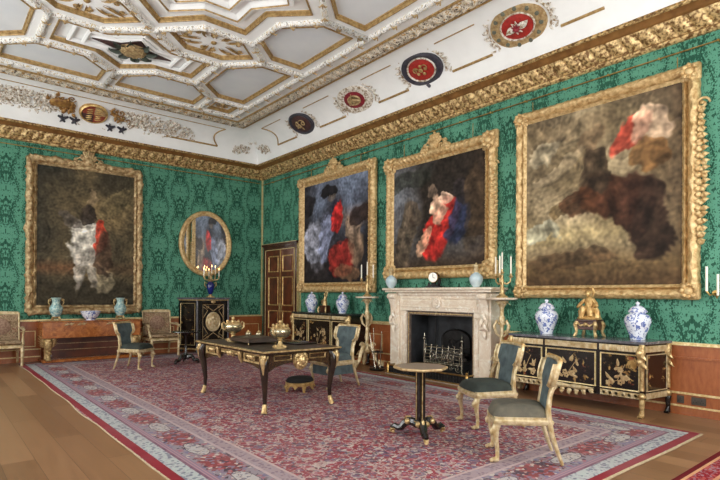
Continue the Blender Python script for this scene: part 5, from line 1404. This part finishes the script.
# ------------------------------------------------------------------ fireplace
fp = thing('fireplace', 'cream and pink marble chimneypiece with scroll brackets on the right wall', 'fireplace', (0, -6.52, 0), -PI/2)
D = .33
b = MB()
b.box(-1.12, -.90, -D, -.002, 0, 1.44, .008); b.build('jamb', K['marble'], fp)
b = MB(); b.box(.90, 1.12, -D, -.002, 0, 1.44, .008); b.build('jamb', K['marble'], fp)
for s in (-1, 1):
    b = MB(); x0, x1 = (s*.90, s*.76) if s < 0 else (.76, .90)
    x0, x1 = min(x0, x1), max(x0, x1)
    b.box(x0, x1, -D+.04, -.002, 0, 1.13, .006); o = b.build('inner_jamb', K['marble'], fp)
    b = MB(); b.mould([(x0+.03, .2), (x1-.03, .2), (x1-.03, 1.05), (x0+.03, 1.05)], [(0, 0), (.006, -.012), (.02, 0)], 'xz', -D+.04); b.build('panel_moulding', K['marble'], o, smooth=False)
    b = MB(); b.box(s*1.01-.135, s*1.01+.135, -D-.02, -.002, 0, .13, .006); b.build('plinth_block', K['marble'], fp)
    b = MB()                                                   # scroll bracket
    P = [(s*1.01, -D-.02, .88), (s*1.01, -D-.035, .98), (s*1.01, -D-.02, 1.10), (s*1.01, -D-.03, 1.22), (s*1.01, -D-.075, 1.34), (s*1.01, -D-.07, 1.43)]
    rows = []
    for (x, y, z), w in zip(P, (.05, .06, .07, .08, .085, .085)): rows.append([(x-w, -D+.01, z), (x-w, y, z), (x-w*.5, y-.014, z), (x, y-.006, z), (x+w*.5, y-.014, z), (x+w, y, z), (x+w, -D+.01, z)])
    b.grid(rows); b.lathe([(.0, -.09), (.05, -.09), (.055, -.08), (.055, .08), (.05, .09), (0, .09)], (s*1.01, -D-.06, 1.385), 16, 'x'); b.lathe([(0, -.065), (.04, -.065), (.04, .065), (0, .065)], (s*1.01, -D-.03, .90), 14, 'x')
    for k in range(3): b.leaf((s*1.01, .98+.07*k), -PI/2+.5*(-1)**k, .16, .07, -D-.045-.006*k, .03)
    b.leaf((s*1.01, .86), -PI/2, .14, .08, -D-.01, .03)
    b.build('scroll_bracket', K['marble'], fp)
b = MB(); b.box(-.90, .90, -D+.03, -.002, 1.13, 1.44, .004); b.box(-.98, .98, -D-.0, -.002, 1.40, 1.46, .006); fz = b.build('frieze', K['marble'], fp)
b = MB(); 
for s in (-1, 1):
    for z0, z1 in ((1.19, 1.36),): b.mould([(s*.12, z0), (s*.86, z0), (s*.86, z1), (s*.12, z1)], [(0, 0), (.006, -.014), (.02, -.012), (.03, 0)], 'xz', -D+.03)
    for z in (1.245, 1.275, 1.305): b.box(min(s*.14, s*.83), max(s*.14, s*.83), -D+.018, -D+.03, z-.008, z+.008)
b.build('fluted_panel', K['marble'], fz, smooth=False)
b = MB(); b.lathe([(0, -.03), (.05, -.026), (.07, -.036), (.095, -.024), (.10, 0)], (0, -D+.03, 1.275), 26, 'y')
for k in range(8): b.leaf((0, 1.275), PI/4*k, .07, .04, -D+.002, .015)
b.build('roundel', K['marble'], fz)
b = MB(); b.box(-1.17, 1.17, -D-.10, -.002, 1.455, 1.49, .008); b.box(-1.21, 1.21, -D-.14, -.002, 1.49, 1.535, .012); b.build('mantelshelf', K['marble'], fp)
b = MB()
for s in (-1, 1): b.box(min(s*.76, s*.70), max(s*.76, s*.70), -D+.09, -.003, 0, 1.13)
b.box(-.70, .70, -D+.09, .1, 1.06, 1.128); sl = b.build('marble_slip', K['marble_slip'], fp, smooth=False)
b = MB(); b.box(-.7, .7, -D+.084, -D+.09, 1.08, 1.10)
for s in (-1, 1): b.box(s*.725-.008, s*.725+.008, -D+.084, -D+.09, .05, 1.10)
for k in range(26): b.ball((-.7+1.4*(k+.5)/26, -D+.085, 1.09), (.016, .012, .016), 6, 4)
for s in (-1, 1):
    for k in range(22): b.ball((s*.725, -D+.085, .06+1.0*k/22), (.014, .012, .016), 6, 4)
b.build('beading', K['tan'], sl)
b = MB(); b.box(-.70, .70, .24, .26, 0, 1.128); b.box(-.705, -.69, -.2, .26, 0, 1.128); b.box(.69, .705, -.2, .26, 0, 1.128); b.box(-.70, .70, -.0, .26, 1.1, 1.128); b.build('firebox', K['soot'], fp, smooth=False)
b = MB(); b.box(-.70, .70, -.33, .25, .0, .02); b.build('inner_hearth', K['soot'], fp, smooth=False)
b = MB(); P = [(-.33, .3), (.33, .3), (.33, .62)]+[(.33*cos(PI*k/10), .62+.2*sin(PI*k/10)) for k in range(1, 10)]+[(-.33, .62)]; b.prism(P, .20, .235, 'xz'); b.mould(P, [(0, 0), (.01, -.02), (.03, 0)], 'xz', .2); b.scroll((-.1, .55), .1, .015, 1.2, 0, 1, 'xz', .195); b.scroll((.1, .55), .1, .015, 1.2, PI, -1, 'xz', .195)
b.build('iron_fireback', K['iron'], fp, smooth=False)
for s in (-1, 1):
    b = MB(); b.rod((s*.46, .19, .4), (s*.46, .19, .98), .012); b.build('back_rail', K['iron'], fp)
# grate
t = thing('fire_grate', 'dark iron fire grate with polished front bars and finials inside the fireplace', 'grate', (-.02, -6.52, .023), -PI/2)
b = MB()
for z in (.24, .30, .36, .42, .48): b.rod((-.40, -.13, z), (.40, -.13, z), .010)
for k in range(9): x = -.38+.095*k; b.rod((x, -.125, .21), (x, .12, .21), .008); 
for s in (-1, 1):
    for z in (.26, .38, .48): b.rod((s*.40, -.13, z), (s*.36, .14, z), .010)
for k in range(7): x = -.39+.13*k; b.tube([(x, -.14, .21), (x, -.165, .30), (x, -.14, .40), (x, -.13, .50)], [.008, .007, .007, .008], 5); b.ball((x, -.13, .515), .015, 6, 4)
for s in (-1, 1):
    b.scroll((s*.2, .34), .10, .013, 1.4, PI/2, s, 'xz', -.16); b.scroll((s*.06, .32), .06, .011, 1.3, PI/2, -s, 'xz', -.16)
b.build('basket_bars', K['steel'], t)
for s in (-1, 1):
    b = MB(); b.tube([(s*.43, -.13, .0), (s*.42, -.13, .08), (s*.42, -.13, .40), (s*.42, -.13, .60)], [.03, .018, .018, .014], 9); b.ball((s*.42, -.13, .62), .032, 9, 6); b.ball((s*.42, -.13, .42), .026, 8, 5); b.tube([(s*.42, -.13, .66), (s*.42, -.13, .72)], [.012, .004], 6); b.tube([(s*.42, -.14, .14), (s*.47, -.17, .07), (s*.46, -.17, .0)], [.02, .022, .022], 8); b.tube([(s*.42, -.12, .1), (s*.36, .12, .12), (s*.36, .13, .0)], [.014, .014, .016], 7); b.build('fire_dog', K['steel'], t)
b = MB()
for k in range(6): x = -.33+.132*k; b.scroll((x, .15), .06, .010, 1.2, 0, (-1)**k, 'xz', -.13); b.leaf((x, .18), PI/2, .05, .03, -.13, .01)
b.rod((-.42, -.13, .21), (.42, -.13, .21), .014); b.build('pierced_apron', K['steel'], t)
b = MB(); rnd = random.Random(2)
for k in range(16): b.ball((rnd.uniform(-.3, .3), rnd.uniform(-.07, .09), rnd.uniform(.27, .44)), (.07, .05, .05), 7, 5, Matrix.Rotation(rnd.uniform(0, 3), 3, 'Z'))
o = b.build('coals', K['ash'], t); o['kind'] = 'stuff'
# hearth, fender, irons
b = MB(); b.box(-.62, -.34, -7.47, -5.57, 0, .016, .003); tag(b.build('hearth_slab', K['stone'], angle=30), 'pale stone hearth slab on the floor in front of the fireplace', 'hearth')
t = thing('fender', 'low pierced brass fender standing round the hearth', 'fender', (-.60, -6.52, .016), -PI/2)
b = MB(); q = [(-.88, .16), (-.88, 0), (.88, 0), (.88, .16)]
b.mould(q, [(-.012, .0), (-.014, .02), (.012, .02), (.012, 0)], 'xy', .0, False); b.mould(q, [(-.014, .14), (-.018, .155), (.014, .16), (.014, .14), (-.014, .14)], 'xy', 0, False); b.build('rails', K['brass'], t, smooth=False)
b = MB()
for k in range(29):
    x = -.86+1.72*k/28; b.tube([(x, 0, .02), (x, -.004, .05), (x, 0, .08), (x, -.004, .11), (x, 0, .142)], [.014, .006, .014, .006, .012], 6)
for s in (-1, 1):
    for k in range(3): b.tube([(s*.88, .04+.05*k, .02), (s*.88, .04+.05*k, .08), (s*.88, .04+.05*k, .142)], [.012, .008, .012], 6)
b.box(-.88, .88, .004, .008, .02, .14); b.build('pierced_gallery', K['iron'], t)
for x in (-.88, .88):
    b = MB(); b.lathe([(.03, .0), (.034, .01), (.022, .03), (.028, .15), (.016, .17), (.026, .19), (.0, .21)], (x, 0, 0), 12); b.build('corner_post', K['brass'], t)
t = thing('fire_tool_stand', 'dark fire iron tray with long thin steel pokers beside the left jamb of the fireplace', 'fire irons', (-.50, -5.23, .016), -PI/2)
b = MB(); b.lathe([(.0, 0), (.16, 0), (.165, .012), (.02, .03), (.012, .05)], (0, 0, 0), 20, 'z', 1, .8); b.lathe([(.012, .03), (.009, .3), (.014, .35)], (0, 0, 0), 10); b.tube([(.12*cos(k*PI/8), .0+.1*sin(k*PI/8), .33) for k in range(17)], .007, 6, True); b.tube([(-.12, 0, .33), (.12, 0, .33)], .006, 6); 
for k in range(9): a = 2*PI*k/9; b.scroll((.13*cos(a), .10*sin(a)), .03, .008, 1, a, 1, 'xy', .05)
b.build('tray_stand', K['iron'], t)
for (x, y, hh, lean) in ((-.075, .0, .74, -.03), (.06, .02, .68, .04), (.01, -.055, .66, -.16)):
    b = MB(); b.rod((x, y, .03), (x+lean, y, hh), .006); b.ball((x+lean, y, hh+.02), .016, 8, 5); b.tube([(x, y, .035), (x-.002, y, .10)], [.016, .008], 6); b.build('poker', K['steel'], t)
# on the mantelshelf
MS = 1.5365
def bottle(loc, label):
    t = thing('bottle_vase', label, 'vase', loc, 0, 'pale blue bottle vases on the mantelshelf')
    b = MB(); b.lathe([(0, .0), (.05, 0), (.055, .012), (.085, .05), (.108, .11), (.104, .16), (.07, .205), (.036, .225), (.032, .27), (.0, .27)], (0, 0, 0), 24); b.build('body', K['paleblue'], t)
    b = MB(); b.lathe([(.034, .225), (.040, .25), (.038, .31), (.050, .325), (.048, .345), (.02, .36), (0, .362)], (0, 0, 0), 16); b.ball((.0, 0, .37), .018, 8, 5); b.build('neck_mount', K['gold_cream'], t)
    return t
bv = bottle((-.33, -5.42, MS), 'pale blue bottle vase at the left end of the mantelshelf')
dup(bv, (-.33, -7.36, MS), 1, 'pale blue bottle vase at the right end of the mantelshelf')
t = thing('mantel_clock', 'small round white dial clock on a dark bronze base in the middle of the mantelshelf', 'clock', (-.30, -6.45, MS), -PI/2+.3)
b = MB(); b.box(-.13, .13, -.07, .07, 0, .03, .006); b.box(-.10, .10, -.055, .055, .03, .055, .005); b.tube([(0, 0, .055), (0, 0, .10)], [.05, .03], 10); b.tube([(.09, 0, .055), (.11, -.01, .12), (.08, 0, .18)], [.03, .035, .012], 8); b.ball((.085, -.01, .20), .024, 8, 6); b.tube([(-.09, 0, .055), (-.10, 0, .09)], [.02, .012], 8); b.build('base', K['iron'], t)
b = MB(); b.lathe([(.0, .05), (.085, .05), (.095, .03), (.095, -.03), (.088, -.045), (.08, -.04)], (0, 0, .175), 26, 'y'); b.ball((0, 0, .275), .02, 8, 5); b.build('case', K['brass'], t)
b = MB(); b.lathe([(0, -.046), (.081, -.044), (.081, -.03)], (0, 0, .175), 26, 'y'); o = b.build('dial', K['dial'], t)
b = MB(); b.rod((0, -.05, .175), (0, -.05, .235), .003); b.rod((0, -.05, .175), (.035, -.05, .16), .004); b.build('clock_hand', K['black'], o)

# ------------------------------------------------------------------ torcheres
def torchere(label, loc, rz):
    t = thing('torchere', label, 'candle stand', loc, rz, 'gilt torcheres flanking the fireplace')
    g = K['gold_cream']
    b = MB()
    b.lathe([(.0, .28), (.05, .28), (.06, .32), (.035, .38), (.03, .5), (.045, .58), (.03, .66), (.026, .9), (.042, 1.0), (.05, 1.06), (.03, 1.10), (.03, 1.2), (.06, 1.26), (.10, 1.31), (.0, 1.33)], (0, 0, 0), 16)
    for k in range(6): a = 2*PI*k/6; b.leaf((.03*cos(a), .03*sin(a)), a, .09, .04, 1.23, -.05, 'xy', 0)
    b.build('shaft', g, t)
    for k in range(3):
        a = 2*PI*k/3-PI/2; c, s = cos(a), sin(a)
        b = MB(); b.tube([(.03*c, .03*s, .42), (.09*c, .09*s, .40), (.15*c, .15*s, .28), (.19*c, .19*s, .14), (.25*c, .25*s, .08), (.28*c, .28*s, .05)], [.03, .04, .038, .035, .03, .03], 8)
        b.M = Matrix.Rotation(a, 4, 'Z'); b.scroll((.27, .075), .07, .03, 1.2, -PI/2, 1, 'xz', 0); b.scroll((.12, .42), .06, .022, 1.2, 0, 1, 'xz', 0); b.leaf((.1, .33), -PI/4, .16, .08, 0, .04); b.M = Matrix()
        b.ball((.28*c, .28*s, .028), (.035, .035, .028), 8, 5); b.build('scroll_leg', g, t)
        b = MB(); b.M = Matrix.Rotation(a+PI/3, 4, 'Z'); b.tube([(.03, 0, .78), (.09, 0, .84), (.12, 0, .94), (.08, 0, 1.02), (.04, 0, .97)], [.012, .022, .026, .022, .014], 7); b.ball((.045, 0, .975), .02, 7, 5); b.build('scroll_arm', g, t)
    b = MB(); b.lathe([(.0, 1.325), (.20, 1.325), (.225, 1.335), (.23, 1.35), (.215, 1.36), (0, 1.36)], (0, 0, 0), 8); b.build('tray', K['marble'], t)
    b = MB(); b.lathe([(.0, 1.36), (.085, 1.36), (.09, 1.375), (.05, 1.40), (.028, 1.44), (.035, 1.50), (.02, 1.54), (.03, 1.60), (.018, 1.66), (.022, 1.70), (0, 1.70)], (0, 0, 0), 14); st = b.build('candelabrum_stem', K['bronze'], t)
    for k in range(4):
        a = 2*PI*k/3+.35; c, s = cos(a), sin(a); r = .13; h = 1.70
        if k == 3: r = 0; h = 1.76
        b = MB()
        if r: b.tube([(.02*c, .02*s, 1.58), (.07*c, .07*s, 1.56), (.12*c, .12*s, 1.60), (r*c, r*s, h-.02)], [.010, .014, .012, .010], 7)
        b.lathe([(.012, -.05), (.03, -.03), (.032, -.02), (.016, -.01), (.018, .02)], (r*c, r*s, h), 12); o = b.build('candle_arm', K['bronze'], t)
        b = MB(); b.rod((r*c, r*s, h), (r*c, r*s, h+.26), .012, .011); b.ball((r*c, r*s, h+.26), (.011, .011, .01), 8, 4); b.rod((r*c, r*s, h+.26), (r*c, r*s, h+.285), .002); b.build('candle', K['candle'], o)
    return t
tr = torchere('gilt tripod torchere with white candles to the left of the fireplace', (-.40, -4.82, .016), -PI/2)
dup(tr, (-.42, -7.90, .016), PI, 'gilt tripod torchere with white candles to the right of the fireplace, behind a chair')
# two white candles showing at the right edge of the large frame: a wall branch beside it
t = thing('wall_branch', 'thin white candle tubes on a bracket at the lower right corner of the largest frame', 'wall light', (-.03, -10.50, 1.42), -PI/2)
b = MB(); b.lathe([(0, -.03), (.03, -.025), (.035, .0)], (0, 0, .03), 14, 'y'); b.tube([(0, -.02, .03), (-.03, -.10, .0), (-.06, -.11, .05)], [.008, .008, .01], 7); b.tube([(0, -.02, .03), (.04, -.10, -.03), (.05, -.11, .0)], [.008, .008, .01], 7); b.build('bracket', K['brass'], t)
b = MB(); b.rod((-.06, -.11, .05), (-.06, -.11, .33), .013); b.build('candle_tube', K['candle'], t)
b = MB(); b.rod((.05, -.11, .0), (.05, -.11, .24), .013); b.build('candle_tube', K['candle'], t)

# ------------------------------------------------------------------ light, camera
def daylight(c, power, col):
    ld = bpy.data.lights.new('window_daylight_and_fill', 'AREA'); ld.shape = 'RECTANGLE'; ld.size = 2*WW-.1; ld.size_y = WZ1-WZ0-.1; ld.energy = power; ld.color = col
    o = bpy.data.objects.new('window_daylight_and_fill', ld); C.objects.link(o); o.location = (-W-.26, c, (WZ0+WZ1)/2); o.rotation_euler = (PI/2, 0, -PI/2)
    return o
for c in WIN: daylight(c, 200, (1.0, .985, .96))
for c in FILL_WINF:
    o = daylight(c, 230, (1.0, .985, .96)); o.location = (c, -L-.26, (WZ0+WZ1)/2); o.rotation_euler = (PI/2, 0, 0)
w = bpy.data.worlds.new('overcast_sky'); bpy.context.scene.world = w; w.use_nodes = True
w.node_tree.nodes['Background'].inputs[0].default_value = (.9, .95, 1, 1); w.node_tree.nodes['Background'].inputs[1].default_value = 1.0

sc = bpy.context.scene
F_, yaw, pitch, roll, cy = 518.87, 0.69637, 0.0041554, 0.0059251, 293.043
fwd = Vector((sin(yaw)*cos(pitch), cos(yaw)*cos(pitch), sin(pitch))); r0 = Vector((cos(yaw), -sin(yaw), 0)); u0 = r0.cross(fwd)
rt = r0*cos(roll)+u0*sin(roll); up = -r0*sin(roll)+u0*cos(roll)
cd = bpy.data.cameras.new('camera'); cam = bpy.data.objects.new('camera', cd); C.objects.link(cam)
cd.sensor_fit = 'HORIZONTAL'; cd.sensor_width = 36; cd.lens = F_*36/720; cd.shift_y = (cy-240)/720; cd.clip_start = .05
cam.matrix_world = Matrix(((rt.x, up.x, -fwd.x, -6.953), (rt.y, up.y, -fwd.y, -12.44), (rt.z, up.z, -fwd.z, 1.4), (0, 0, 0, 1)))
sc.camera = cam
sc.view_settings.view_transform = 'Standard'; sc.view_settings.look = 'None'; sc.view_settings.gamma = 1; sc.view_settings.exposure = -0.18
sc.view_settings.use_curve_mapping = False
sc.cycles.max_bounces = 10; sc.cycles.diffuse_bounces = 6; sc.cycles.use_denoising = True; sc.cycles.sample_clamp_indirect = 6
